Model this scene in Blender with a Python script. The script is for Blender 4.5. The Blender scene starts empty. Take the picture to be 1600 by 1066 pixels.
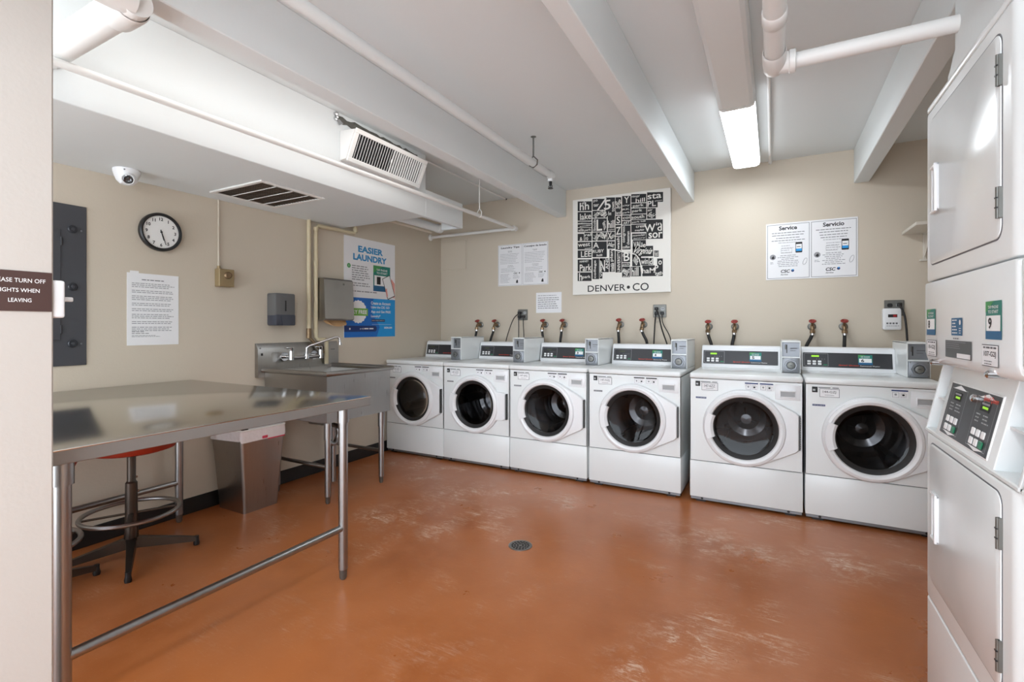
import bpy, bmesh, math, random
from mathutils import Matrix, Vector
random.seed(7)
PI = math.pi
SC = bpy.context.scene
COL = SC.collection

# ------------------------------------------------------------------ camera, world, exposure
YAW = math.atan(408 / 756)
CAM_H = 1.212
cam_d = bpy.data.cameras.new('camera')
cam = bpy.data.objects.new('camera', cam_d)
COL.objects.link(cam)
cam.location = (0, 0, CAM_H)
cam.rotation_euler = (PI / 2, 0, YAW)
cam_d.sensor_width = 36
cam_d.lens = 756 / 1600 * 36
cam_d.shift_y = -22 / 1600
cam_d.clip_start = 0.02
SC.camera = cam
w = bpy.data.worlds.new('world')
SC.world = w
w.use_nodes = True
w.node_tree.nodes['Background'].inputs[0].default_value = (0.84, 0.92, 1, 1)
w.node_tree.nodes['Background'].inputs[1].default_value = 1.75
SC.view_settings.view_transform = 'Standard'
SC.view_settings.look = 'None'
SC.view_settings.exposure = 1.72
SC.view_settings.gamma = 1.0
SC.view_settings.use_curve_mapping = False
LAMP_MAIN, LAMP_BAY, FILL_REAR, FILL_NOOK = 6.3, 1.05, 16.0, 8.0      # lens strengths; rear and nook are added fill lights, built below

# ------------------------------------------------------------------ materials
def lin(c):
    return tuple(((v / 255) / 12.92 if v / 255 <= 0.04045 else ((v / 255 + 0.055) / 1.055) ** 2.4) for v in c)

def mat(name, rgb, rough=0.5, metal=0.0, var=0.0, vscale=3.0, bump=0.0, bscale=60.0, stretch=None, emit=0.0, coat=0.0, spec=0.5):
    m = bpy.data.materials.new(name)
    m.use_nodes = True
    nt = m.node_tree
    b = nt.nodes['Principled BSDF']
    c = lin(rgb)
    b.inputs['Base Color'].default_value = (*c, 1)
    b.inputs['Roughness'].default_value = rough
    b.inputs['Metallic'].default_value = metal
    b.inputs['Specular IOR Level'].default_value = spec
    b.inputs['Coat Weight'].default_value = coat
    b.inputs['Coat Roughness'].default_value = 0.1
    if emit:
        b.inputs['Emission Color'].default_value = (*c, 1)
        b.inputs['Emission Strength'].default_value = emit
    if var or bump:
        tc = nt.nodes.new('ShaderNodeTexCoord')
        mp = nt.nodes.new('ShaderNodeMapping')
        nt.links.new(tc.outputs['Object'], mp.inputs[0])
        if stretch:
            mp.inputs['Scale'].default_value = stretch
    if var:
        n = nt.nodes.new('ShaderNodeTexNoise')
        n.inputs['Scale'].default_value = vscale
        n.inputs['Detail'].default_value = 5
        nt.links.new(mp.outputs[0], n.inputs['Vector'])
        mx = nt.nodes.new('ShaderNodeMix')
        mx.data_type = 'RGBA'
        mx.inputs[6].default_value = (*[v * (1 - var) for v in c], 1)
        mx.inputs[7].default_value = (*[min(1, v * (1 + var)) for v in c], 1)
        nt.links.new(n.outputs[0], mx.inputs[0])
        nt.links.new(mx.outputs[2], b.inputs['Base Color'])
        mr = nt.nodes.new('ShaderNodeMapRange')
        mr.inputs[3].default_value = rough * 0.8
        mr.inputs[4].default_value = min(1, rough * 1.2)
        nt.links.new(n.outputs[0], mr.inputs[0])
        nt.links.new(mr.outputs[0], b.inputs['Roughness'])
    if bump:
        n2 = nt.nodes.new('ShaderNodeTexNoise')
        n2.inputs['Scale'].default_value = bscale
        n2.inputs['Detail'].default_value = 3
        nt.links.new(mp.outputs[0], n2.inputs['Vector'])
        bp = nt.nodes.new('ShaderNodeBump')
        bp.inputs['Strength'].default_value = bump
        bp.inputs['Distance'].default_value = 0.01
        nt.links.new(n2.outputs[0], bp.inputs['Height'])
        nt.links.new(bp.outputs[0], b.inputs['Normal'])
    return m

M = {}
M['wall'] = mat('beige_wall_paint', (204, 193, 176), 0.6, var=0.025, vscale=1.2, bump=0.06, bscale=90)
M['part'] = mat('grey_beige_paint', (190, 183, 176), 0.6, var=0.02, vscale=1.5, bump=0.05, bscale=80)
M['ceil'] = mat('white_ceiling_paint', (223, 227, 227), 0.6, var=0.015, vscale=2, bump=0.05, bscale=50)
M['white_paint'] = mat('white_gloss_paint', (232, 231, 228), 0.4, var=0.015, vscale=6)
M['cream_paint'] = mat('cream_painted_pipe', (206, 192, 160), 0.45, var=0.05, vscale=20)
M['enamel'] = mat('white_enamel', (230, 233, 233), 0.22, var=0.008, vscale=4, spec=0.5)
M['plastic'] = mat('white_plastic', (234, 235, 237), 0.3, var=0.008, vscale=5)
M['steel'] = mat('brushed_stainless', (160, 158, 155), 0.3, 1.0, var=0.07, vscale=8, stretch=(1, 22, 1))
M['steel_top'] = mat('polished_table_steel', (206, 204, 198), 0.16, 1.0, var=0.06, vscale=2.2)
M['steel_apron'] = mat('brushed_apron_steel', (150, 148, 145), 0.5, 0.6, var=0.05, vscale=8, stretch=(1, .05, 1))
M['steel_tube'] = mat('stainless_tube', (160, 160, 160), 0.32, 1.0, var=0.05, vscale=10)
M['steel_bin'] = mat('stainless_bin', (166, 159, 153), 0.3, 1.0, var=0.07, vscale=6, stretch=(14, 14, 1))
M['chrome'] = mat('chrome', (205, 206, 208), 0.1, 1.0, var=0.02)
M['coin_metal'] = mat('cast_coin_metal', (138, 141, 146), 0.42, 0.7, var=0.12, vscale=30)
M['dark_metal'] = mat('bronze_dark_metal', (84, 76, 70), 0.35, 0.85, var=0.1, vscale=12)
M['bare_metal'] = mat('galvanised_metal', (120, 120, 116), 0.45, 0.8, var=0.2, vscale=40)
M['brass'] = mat('old_brass', (138, 116, 90), 0.4, 0.75, var=0.15, vscale=30)
M['brass_box'] = mat('brass_box', (152, 132, 98), 0.45, 0.3, var=0.06, vscale=20)
M['black'] = mat('black_plastic', (22, 22, 24), 0.4, var=0.1, vscale=20)
M['rubber'] = mat('black_rubber', (28, 27, 27), 0.6, var=0.15, vscale=30)
M['base'] = mat('black_vinyl_base', (24, 23, 23), 0.45, var=0.15, vscale=8)
M['panel_grey'] = mat('slate_panel_paint', (68, 69, 74), 0.4, var=0.05, vscale=5)
M['panel_dark'] = mat('slate_panel_knob', (38, 40, 46), 0.4, var=0.1, vscale=15)
M['control'] = mat('dark_control_face', (44, 44, 48), 0.35, var=0.05, vscale=10)
M['line'] = mat('pale_grey_print_and_shade', (170, 172, 174), 0.5, var=0.01)
M['red'] = mat('red_handle', (146, 52, 46), 0.45, var=0.12, vscale=40)
M['seat_red'] = mat('red_vinyl', (160, 46, 22), 0.4, var=0.06, vscale=10)
M['paper'] = mat('white_paper', (236, 236, 238), 0.7, var=0.01, vscale=5)
M['ink'] = mat('black_ink', (24, 24, 26), 0.6, var=0.02)
M['ink_soft'] = mat('soft_grey_ink', (150, 150, 154), 0.7, var=0.02)
M['ink_mid'] = mat('mid_grey_ink', (104, 104, 108), 0.7, var=0.02)
M['blue'] = mat('blue_print', (14, 104, 190), 0.5, var=0.02)
M['blue_lt'] = mat('light_blue_print', (22, 150, 220), 0.5, var=0.02)
M['blue_hd'] = mat('heading_blue_print', (52, 146, 200), 0.5, var=0.02)
M['sticker_blue'] = mat('sticker_blue_print', (16, 92, 136), 0.5, var=0.02)
M['navy'] = mat('navy_print', (18, 48, 108), 0.5, var=0.02)
M['green'] = mat('green_print', (66, 150, 84), 0.5, var=0.03)
M['teal'] = mat('teal_print', (24, 124, 110), 0.5, var=0.03)
M['lime'] = mat('lime_print', (116, 176, 70), 0.5, var=0.03)
M['skin'] = mat('pink_print', (226, 158, 148), 0.6, var=0.03)
M['green_btn'] = mat('green_button', (30, 120, 84), 0.4, var=0.03)
M['led'] = mat('green_display', (140, 200, 40), 0.4, emit=0.22)
M['led_off'] = mat('display_unlit', (58, 64, 44), 0.3, var=0.03)
M['led_red'] = mat('red_display', (130, 14, 22), 0.3, emit=0.15)
M['red_print'] = mat('red_print', (206, 62, 38), 0.5, var=0.02)
M['white_print'] = mat('white_print', (240, 240, 240), 0.55, var=0.01)
M['sign'] = mat('brown_engraved_plastic', (72, 50, 46), 0.45, var=0.04, vscale=10)
M['canvas'] = mat('art_board_white', (232, 229, 222), 0.6, var=0.015, vscale=8)
M['kraft'] = mat('kraft_paper_towel', (196, 156, 112), 0.8, var=0.06, vscale=30)
M['disp'] = mat('grey_dispenser_plastic', (98, 98, 98), 0.45, var=0.03)
M['disp_blue'] = mat('blue_grey_dispenser', (62, 65, 76), 0.4, var=0.03)
M['bag'] = mat('white_bin_liner', (232, 224, 224), 0.4, var=0.05, vscale=14, bump=0.5, bscale=25)
M['bag_pink'] = mat('pink_liner_tie', (206, 66, 90), 0.5, var=0.05)
M['vent_dark'] = mat('grille_filter_brown', (128, 116, 104), 0.8, var=0.15, vscale=25)
M['hole'] = mat('torn_duct_foil', (98, 96, 90), 0.6, 0.3, var=0.5, vscale=30, bump=0.8, bscale=40)
M['drum'] = mat('drum_steel', (136, 136, 138), 0.16, 1.0, var=0.1, vscale=10)
M['gasket'] = mat('grey_rubber_gasket', (46, 46, 48), 0.4, var=0.1)
M['lens_off'] = mat('unlit_acrylic_lens', (222, 222, 220), 0.35, var=0.01)
M['camera_lens'] = mat('camera_lens_glass', (26, 26, 30), 0.08, var=0.05, coat=1.0)
M['clock_face'] = mat('clock_face_white', (238, 238, 236), 0.5, var=0.01)
M['photo_print'] = mat('instruction_print', (70, 72, 74), 0.4, var=0.6, vscale=18, stretch=(1, 1, 5))
M['beige_shelf'] = mat('painted_shelf_board', (214, 207, 196), 0.5, var=0.02)

def emission(name, rgb, s):
    m = mat(name, rgb, 0.4)
    b = m.node_tree.nodes['Principled BSDF']
    b.inputs['Emission Color'].default_value = (*lin(rgb), 1)
    b.inputs['Emission Strength'].default_value = s
    return m
M['lamp_main'] = emission('lit_lens', (240, 248, 255), LAMP_MAIN)
M['lamp_bay'] = emission('lit_lens_bay', (255, 250, 248), LAMP_BAY)
M['fill_rear'] = emission('fill_lens_rear', (240, 248, 255), FILL_REAR)
M['lamp_side'] = emission('lit_lens_side', (240, 248, 255), LAMP_MAIN * 0.2)
M['lamp_bay_side'] = emission('lit_lens_bay_side', (255, 250, 248), LAMP_BAY)
M['fill_nook'] = emission('fill_lens_nook', (240, 248, 255), FILL_NOOK)

def glass_mat():
    m = bpy.data.materials.new('smoked_door_glass')
    m.use_nodes = True
    nt = m.node_tree
    nt.nodes.remove(nt.nodes['Principled BSDF'])
    out = nt.nodes['Material Output']
    tr = nt.nodes.new('ShaderNodeBsdfTransparent')
    tr.inputs[0].default_value = (0.40, 0.40, 0.405, 1)
    gl = nt.nodes.new('ShaderNodeBsdfGlossy')
    gl.inputs['Roughness'].default_value = 0.04
    fr = nt.nodes.new('ShaderNodeFresnel')
    fr.inputs[0].default_value = 1.36
    mx = nt.nodes.new('ShaderNodeMixShader')
    nt.links.new(fr.outputs[0], mx.inputs[0])
    nt.links.new(tr.outputs[0], mx.inputs[1])
    nt.links.new(gl.outputs[0], mx.inputs[2])
    nt.links.new(mx.outputs[0], out.inputs[0])
    return m
M['glass'] = glass_mat()

def floor_mat():
    m = bpy.data.materials.new('terracotta_floor_paint')
    m.use_nodes = True
    nt = m.node_tree
    N = nt.nodes
    Lk = nt.links.new
    b = N['Principled BSDF']
    geo = N.new('ShaderNodeNewGeometry')
    def noise(scale, det, vec, rough=0.6, dist=0.0):
        n = N.new('ShaderNodeTexNoise')
        n.inputs['Scale'].default_value = scale
        n.inputs['Detail'].default_value = det
        n.inputs['Roughness'].default_value = rough
        n.inputs['Distortion'].default_value = dist
        Lk(vec, n.inputs['Vector'])
        return n.outputs[0]
    def mapping(rot, sc):
        mp = N.new('ShaderNodeMapping')
        mp.inputs['Rotation'].default_value = (0, 0, rot)
        mp.inputs['Scale'].default_value = sc
        Lk(geo.outputs['Position'], mp.inputs[0])
        return mp.outputs[0]
    def ramp(v, a, bb):
        r = N.new('ShaderNodeMapRange')
        r.interpolation_type = 'SMOOTHSTEP'
        r.inputs[1].default_value = min(a, bb)
        r.inputs[2].default_value = max(a, bb)
        if a > bb:
            r.inputs[3].default_value, r.inputs[4].default_value = 1, 0
        Lk(v, r.inputs[0])
        return r.outputs[0]
    def math_(op, a, c):
        q = N.new('ShaderNodeMath')
        q.operation = op
        q.use_clamp = True
        for i, v in enumerate((a, c)):
            if isinstance(v, (int, float)):
                q.inputs[i].default_value = v
            else:
                Lk(v, q.inputs[i])
        return q.outputs[0]
    def mix(f, a, c):
        q = N.new('ShaderNodeMix')
        q.data_type = 'RGBA'
        Lk(f, q.inputs[0])
        for i, v in ((6, a), (7, c)):
            if isinstance(v, tuple):
                q.inputs[i].default_value = (*lin(v), 1)
            else:
                Lk(v, q.inputs[i])
        return q.outputs[2]
    pos = mapping(0, (1, 1, 1))
    base = mix(ramp(noise(1.1, 4, pos, 0.55), 0.3, 0.7), (154, 86, 40), (180, 108, 60))
    base = mix(ramp(noise(7, 5, pos), 0.35, 0.8), base, (170, 102, 58))
    # worn, scuffed areas: fine scratches gathered in patches, most of them on the way to the machines
    sep = N.new('ShaderNodeSeparateXYZ')
    Lk(geo.outputs['Position'], sep.inputs[0])
    way = math_('ADD', math_('MULTIPLY', ramp(sep.outputs[1], 1.2, 2.7), 0.75), 0.25)
    patch = ramp(noise(1.5, 3, mapping(0.4, (1, 1.25, 1)), 0.6, 0.3), 0.46, 0.64)
    patch2 = ramp(noise(4.5, 4, pos, 0.65, 0.6), 0.42, 0.66)
    s1 = ramp(noise(9, 10, mapping(0.5, (1, 5, 1)), 0.8, 0.8), 0.50, 0.62)
    s2 = ramp(noise(8, 10, mapping(-0.7, (1, 6, 1)), 0.8, 0.8), 0.51, 0.63)
    s3 = ramp(noise(38, 8, pos, 0.8), 0.52, 0.66)
    sc = math_('MULTIPLY', math_('MAXIMUM', math_('MAXIMUM', s1, s2), s3), math_('MULTIPLY', patch, patch2))
    sc = math_('MULTIPLY', sc, way)
    wear = None
    for (wx, wy, wr) in ((-2.01, 2.95, .30), (-1.69, 3.05, .16), (-1.28, 3.1, .18), (-.34, 2.93, .28), (-.07, 2.86, .2), (.29, 2.98, .25),
                         (-2.45, 3.03, .2), (-2.2, 2.35, .25), (-1.75, 2.3, .15), (-.3, 1.95, .2), (-.45, 1.72, .14)):
        dv = N.new('ShaderNodeVectorMath')
        dv.operation = 'DISTANCE'
        Lk(geo.outputs['Position'], dv.inputs[0])
        dv.inputs[1].default_value = (wx, wy, 0)
        g = ramp(dv.outputs[1 if len(dv.outputs) > 1 else 0], wr * 1.25, wr * .1)
        wear = g if wear is None else math_('MAXIMUM', wear, g)
    wn = math_('MULTIPLY', math_('MAXIMUM', math_('MAXIMUM', ramp(noise(15, 10, mapping(0.5, (1, 3, 1)), 0.8, 0.8), 0.46, 0.6), s2), s3), ramp(noise(7, 5, pos, 0.7, 0.7), 0.42, 0.6))
    sc = math_('MAXIMUM', sc, math_('MULTIPLY', math_('MULTIPLY', wear, wn), 0.8))
    fine = math_('MULTIPLY', ramp(noise(16, 7, mapping(0.9, (1, 9, 1)), 0.75, 0.4), 0.62, 0.70), 0.30)
    fine2 = math_('MULTIPLY', ramp(noise(22, 7, mapping(-0.4, (1, 11, 1)), 0.75, 0.3), 0.63, 0.70), 0.30)
    sc = math_('MULTIPLY', math_('ADD', sc, math_('ADD', fine, fine2)), 0.85)
    col = mix(sc, base, (222, 200, 178))
    dull = math_('MULTIPLY', ramp(noise(1.3, 4, mapping(1.2, (1, 1, 1)), 0.6), 0.45, 0.8), 0.35)
    col = mix(dull, col, (146, 80, 36))
    Lk(col, b.inputs['Base Color'])
    mr = N.new('ShaderNodeMapRange')
    mr.inputs[3].default_value = 0.2
    mr.inputs[4].default_value = 0.42
    Lk(noise(3, 6, pos), mr.inputs[0])
    Lk(mr.outputs[0], b.inputs['Roughness'])
    bp = N.new('ShaderNodeBump')
    bp.inputs['Strength'].default_value = 0.08
    bp.inputs['Distance'].default_value = 0.01
    Lk(noise(14, 4, pos), bp.inputs['Height'])
    Lk(bp.outputs[0], b.inputs['Normal'])
    return m
M['floor'] = floor_mat()

# ------------------------------------------------------------------ mesh builder
_tc = {}
def glyphs(s, bold=0.0, shear=0.0):
    k = (s, bold, shear)
    if k in _tc:
        return _tc[k]
    cu = bpy.data.curves.new('t', 'FONT')
    cu.body = s
    cu.offset = bold
    cu.shear = shear
    cu.resolution_u = 3
    o = bpy.data.objects.new('t', cu)
    COL.objects.link(o)
    dg = bpy.context.evaluated_depsgraph_get()
    me = bpy.data.meshes.new_from_object(o.evaluated_get(dg))
    vs = [tuple(v.co) for v in me.vertices]
    fs = [tuple(p.vertices) for p in me.polygons]
    bpy.data.objects.remove(o)
    bpy.data.curves.remove(cu)
    bpy.data.meshes.remove(me)
    if vs:
        x0, x1 = min(v[0] for v in vs), max(v[0] for v in vs)
        y0, y1 = min(v[1] for v in vs), max(v[1] for v in vs)
        vs = [((v[0] - x0) / (x1 - x0), (v[1] - y0) / (y1 - y0)) for v in vs]
        asp = (x1 - x0) / (y1 - y0)
    else:
        asp = 1
    _tc[k] = (vs, fs, asp)
    return _tc[k]

class MB:
    def __init__(self, m=None):
        self.v, self.f, self.mi, self.mats = [], [], [], []
        self.M = None
        self.cur = 0
        if m:
            self.use(m)
    def use(self, m):
        m = M[m] if isinstance(m, str) else m
        if m not in self.mats:
            self.mats.append(m)
        self.cur = self.mats.index(m)
        return self
    def raw(self, vs, fs):
        k = len(self.v)
        if self.M is not None:
            vs = [tuple(self.M @ Vector(q)) for q in vs]
        self.v += [tuple(q) for q in vs]
        for f in fs:
            self.f.append(tuple(k + i for i in f))
            self.mi.append(self.cur)
        return self
    def box(self, x0, x1, y0, y1, z0, z1, b=0.0, seg=2):
        x0, x1 = sorted((x0, x1)); y0, y1 = sorted((y0, y1)); z0, z1 = sorted((z0, z1))
        vs = [(x, y, z) for z in (z0, z1) for y in (y0, y1) for x in (x0, x1)]
        fs = [(0, 2, 3, 1), (4, 5, 7, 6), (0, 1, 5, 4), (2, 6, 7, 3), (0, 4, 6, 2), (1, 3, 7, 5)]
        if b <= 0:
            return self.raw(vs, fs)
        bm = bmesh.new()
        bv = [bm.verts.new(q) for q in vs]
        for f in fs:
            bm.faces.new([bv[i] for i in f])
        b = min(b, (x1 - x0) * .49, (y1 - y0) * .49, (z1 - z0) * .49)
        bmesh.ops.bevel(bm, geom=bm.edges[:], offset=b, segments=seg, affect='EDGES', profile=0.5)
        bm.verts.index_update()
        self.raw([q.co[:] for q in bm.verts], [tuple(q.index for q in f.verts) for f in bm.faces])
        bm.free()
        return self
    def loft(self, loops, close=True, cap0=False, cap1=False):
        n = len(loops[0])
        vs = [q for lp in loops for q in lp]
        fs = []
        for k in range(len(loops) - 1):
            for i in range(n if close else n - 1):
                j = (i + 1) % n
                fs.append((k * n + i, k * n + j, (k + 1) * n + j, (k + 1) * n + i))
        if cap0:
            fs.append(tuple(range(n - 1, -1, -1)))
        if cap1:
            fs.append(tuple((len(loops) - 1) * n + i for i in range(n)))
        return self.raw(vs, fs)
    def cyl(self, p0, p1, r0, r1=None, n=20, caps=True):
        r1 = r0 if r1 is None else r1
        p0, p1 = Vector(p0), Vector(p1)
        d = (p1 - p0).normalized()
        a = d.orthogonal().normalized()
        c = d.cross(a)
        lp = []
        for p, r in ((p0, r0), (p1, r1)):
            lp.append([tuple(p + (a * math.cos(2 * PI * i / n) + c * math.sin(2 * PI * i / n)) * r) for i in range(n)])
        return self.loft(lp, True, caps, caps)
    def lathe(self, prof, origin=(0, 0, 0), axis='z', n=28, cap0=False, cap1=False):
        o = Vector(origin)
        lp = []
        for r, h in prof:
            ring = []
            for i in range(n):
                a = 2 * PI * i / n
                ca, sa = r * math.cos(a), r * math.sin(a)
                q = {'z': (ca, sa, h), 'y': (ca, h, sa), 'x': (h, ca, sa)}[axis]
                ring.append(tuple(o + Vector(q)))
            lp.append(ring)
        return self.loft(lp, True, cap0, cap1)
    def tube(self, pts, r, n=12, closed=False, smooth=0):
        P = [Vector(p) for p in pts]
        if smooth and not closed:
            Q = []
            E = [P[0] * 2 - P[1]] + P + [P[-1] * 2 - P[-2]]
            for k in range(1, len(E) - 2):
                for s in range(smooth):
                    t = s / smooth
                    a, b, c, d = E[k - 1], E[k], E[k + 1], E[k + 2]
                    Q.append(0.5 * ((2 * b) + (c - a) * t + (2 * a - 5 * b + 4 * c - d) * t * t + (3 * b - a - 3 * c + d) * t ** 3))
            Q.append(P[-1])
            P = Q
        m = len(P)
        T = []
        for i in range(m):
            if closed:
                T.append((P[(i + 1) % m] - P[i - 1]).normalized())
            else:
                a = P[max(0, i - 1)]
                c = P[min(m - 1, i + 1)]
                T.append((c - a).normalized())
        up = T[0].orthogonal().normalized()
        lp = []
        for i in range(m):
            up = (up - T[i] * up.dot(T[i])).normalized()
            s = T[i].cross(up)
            k = 1.0
            if 0 < i < m - 1 or closed:
                u1 = (P[i] - P[i - 1]).normalized()
                u2 = (P[(i + 1) % m] - P[i]).normalized()
                ca = max(0.5, math.sqrt(max(0.0, (1 + u1.dot(u2)) / 2)))
                k = 1 / ca
            bis = None
            ring = []
            for j in range(n):
                a = 2 * PI * j / n
                ring.append(tuple(P[i] + (up * math.cos(a) + s * math.sin(a)) * r))
            lp.append(ring)
        if closed:
            lp.append(lp[0])
            return self.loft(lp)
        return self.loft(lp, True, True, True)
    def prism(self, outline, axis, a0, a1, b=0.0):
        """outline of (p, q) pairs extruded along an axis from a0 to a1; b rounds the two rims."""
        def put(p, q, a):
            return {'x': (a, p, q), 'y': (p, a, q), 'z': (p, q, a)}[axis]
        cx = sum(p for p, q in outline) / len(outline)
        cy = sum(q for p, q in outline) / len(outline)
        def ins(d):
            r = []
            for p, q in outline:
                l = math.hypot(p - cx, q - cy) or 1
                r.append((p - (p - cx) / l * d, q - (q - cy) / l * d))
            return r
        if b > 0:
            lv = [(a0, b), (a0 + b * .3, b * .3), (a0 + b, 0), (a1 - b, 0), (a1 - b * .3, b * .3), (a1, b)]
        else:
            lv = [(a0, 0), (a1, 0)]
        return self.loft([[put(p, q, a) for p, q in (ins(d) if d else outline)] for a, d in lv], True, True, True)
    def rect(self, x0, x1, z0, z1, y):
        return self.raw([(x0, y, z0), (x1, y, z0), (x1, y, z1), (x0, y, z1)], [(0, 1, 2, 3)])
    def disc(self, x, z, r, y, n=28, rz=None):
        rz = rz or r
        return self.raw([(x + r * math.cos(2 * PI * i / n), y, z + rz * math.sin(2 * PI * i / n)) for i in range(n)], [tuple(range(n))])
    def poly(self, pts, y):
        return self.raw([(p, y, q) for p, q in pts], [tuple(range(len(pts)))])
    def frame(self, x0, x1, z0, z1, t, y):
        self.rect(x0, x1, z0, z0 + t, y).rect(x0, x1, z1 - t, z1, y)
        return self.rect(x0, x0 + t, z0 + t, z1 - t, y).rect(x1 - t, x1, z0 + t, z1 - t, y)
    def fit(self, s, x0, x1, z0, z1, y, bold=0.0, shear=0.0, rot=0):
        vs, fs, asp = glyphs(s, bold, shear)
        cx, cz = (x0 + x1) / 2, (z0 + z1) / 2
        wx, wz = x1 - x0, z1 - z0
        out = []
        for u, v in vs:
            u -= .5; v -= .5
            if rot == 90:
                u, v = -v, u
            elif rot:
                a = math.radians(rot)
                u, v = u * math.cos(a) - v * math.sin(a), u * math.sin(a) + v * math.cos(a)
            out.append((cx + u * wx, y, cz + v * wz))
        return self.raw(out, fs)
    def text(self, s, x, z, h, y, align='c', bold=0.0, shear=0.0):
        vs, fs, asp = glyphs(s, bold, shear)
        wd = asp * h
        x0 = x - wd / 2 if align == 'c' else (x if align == 'l' else x - wd)
        return self.fit(s, x0, x0 + wd, z - h / 2, z + h / 2, y, bold, shear)
    def lines(self, x0, x1, z1, z0, n, t, y, centre=False, lo=0.6, ragged=True):
        for i in range(n):
            z = z1 + (z0 - z1) * (i / max(1, n - 1))
            k = random.uniform(lo, 1.0) if ragged else 1
            wd = (x1 - x0) * k
            a = (x0 + x1 - wd) / 2 if centre else x0
            # words on the line, as short dashes
            p = a
            while p < a + wd - t:
                l = min(random.uniform(2.0, 6.5) * t, a + wd - p)
                self.rect(p, p + l, z - t / 2, z + t / 2, y)
                p += l + t * 0.9
        return self

def obj(name, mb, parent=None, loc=(0, 0, 0), rotz=0.0, angle=35):
    me = bpy.data.meshes.new(name)
    me.from_pydata(mb.v, [], mb.f)
    for m in mb.mats:
        me.materials.append(m)
    me.polygons.foreach_set('material_index', mb.mi)
    bm = bmesh.new()
    bm.from_mesh(me)
    bmesh.ops.recalc_face_normals(bm, faces=bm.faces)
    bm.to_mesh(me)
    bm.free()
    me.polygons.foreach_set('use_smooth', [True] * len(me.polygons))
    me.set_sharp_from_angle(angle=math.radians(angle))
    me.update()
    o = bpy.data.objects.new(name, me)
    COL.objects.link(o)
    o.location = loc
    o.rotation_euler = (0, 0, rotz)
    if parent:
        o.parent = parent
    return o

def tag(o, label, cat, group=None):
    o['label'] = label
    o['category'] = cat
    if group:
        o['group'] = group
    return o

def thing(name, label, cat, loc=(0, 0, 0), rotz=0.0, group=None):
    o = bpy.data.objects.new(name, None)
    o.empty_display_size = 0.1
    COL.objects.link(o)
    o.location = loc
    o.rotation_euler = (0, 0, rotz)
    return tag(o, label, cat, group)

def struct(name, mb, **k):
    o = obj(name, mb, **k)
    o['kind'] = 'structure'
    return o

XL, YB, XR, YF, ZC = -3.34, 4.48, 1.30, -1.3, 2.565
LEFT, BACK = PI / 2, 0.0          # rotations of things fixed to the left / back wall (local x right, -y out)
def on_left(y, z): return (XL, y, z)
def on_back(x, z): return (x, YB, z)

# ------------------------------------------------------------------ the room
struct('floor', MB('floor').box(XL - .15, XR + .15, YF - .15, YB + .15, -0.1, 0))
struct('ceiling', MB('ceil').box(XL - .15, XR + .15, YF - .15, YB + .15, ZC, ZC + .1))
struct('wall_left', MB('wall').box(XL - .12, XL, YF, YB + .12, 0, ZC))
struct('wall_back', MB('wall').box(XL, XR, YB, YB + .12, 0, ZC))
struct('wall_right', MB('wall').box(XR, XR + .12, YF, YB + .12, 0, ZC))
mb = MB('part').box(-1.73, -1.60, YF, .526, 0, ZC, 0.004, 1)
struct('wall_near', mb)
struct('baseboard_left', MB('base').box(XL, XL + .012, YF, YB, 0, .102, .003, 1))
struct('baseboard_back', MB('base').box(XL + .012, XR, YB - .012, YB, 0, .102, .003, 1))
for x0, x1, y0 in ((-1.908, -1.806, YF), (-.686, -.606, YF), (.541, .636, 2.146)):
    struct('ceiling_beam', MB('ceil').box(x0, x1, y0, YB, 2.305, ZC, .004, 1))
# boxed-in bulkhead along the left wall, and the fascia board that carries on past it
struct('bulkhead', MB('ceil').box(XL, -2.41, YF, 3.035, 2.08, ZC, .003, 1))
mb = MB('ceil').box(-2.445, -2.41, 3.035, 3.55, 2.08, 2.296, .002, 1)
mb.box(-2.62, -2.445, 3.52, 3.55, 2.08, 2.296, .002, 1)
struct('fascia_board', mb)
# wall above the dryers, lower edge broken away in a step
mb = MB('ceil').prism([(2.149, 2.148), (2.146, ZC), (YF, ZC), (YF, 2.0), (2.227, 2.0), (2.230, 2.035), (2.224, 2.09), (2.20, 2.105), (2.17, 2.135)], 'x', .541, XR)
struct('dryer_header', mb)

# ------------------------------------------------------------------ lights
def fixture(label, x, y0, y1, lens, z0=2.452):
    t = thing('ceiling_light', label, 'light fixture', (x, (y0 + y1) / 2, 0), 0, 'fluorescent ceiling lights')
    hl = (y1 - y0) / 2
    obj('housing', MB('white_paint').box(-.0945, .0945, -hl + .004, hl - .004, 2.508, ZC, .003, 1).box(-.084, .084, -hl + .006, hl - .006, 2.478, 2.508), t)
    side = {'lamp_main': 'lamp_side', 'fill_rear': 'lamp_side', 'lamp_bay': 'lamp_bay_side'}.get(lens, lens)
    prof = [(-.094, 2.51), (-.095, 2.485), (-.088, 2.462), (-.07, z0), (.07, z0), (.088, 2.462), (.095, 2.485), (.094, 2.51)]
    o = MB(lens)
    for k in range(7):
        o.use(lens if 2 <= k <= 4 else side)
        o.loft([[(p, y, q) for p, q in prof[k:k + 2]] for y in (-hl + .012, hl - .012)], False)
    obj('lens', o, t)
    e = MB('white_paint')
    for s in (-1, 1):
        e2 = MB('white_paint')
        e2.prism([(p * 1.015, q - .001) for p, q in prof], 'y', s * hl - .006, s * hl + .006)
        obj('end_cap', e2, t)
    return t
fixture('lit fluorescent ceiling light with glowing lens nearest the back wall', -.184, 3.035, 4.175, 'lamp_main')
fixture('switched-off long white ceiling light in line in front of the lit one', -.184, 1.50, 3.02, 'lens_off')
fixture('lit fluorescent ceiling light tucked behind the left beam beside the bulkhead', -2.015, .70, 2.75, 'lamp_bay', 2.468)
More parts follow.
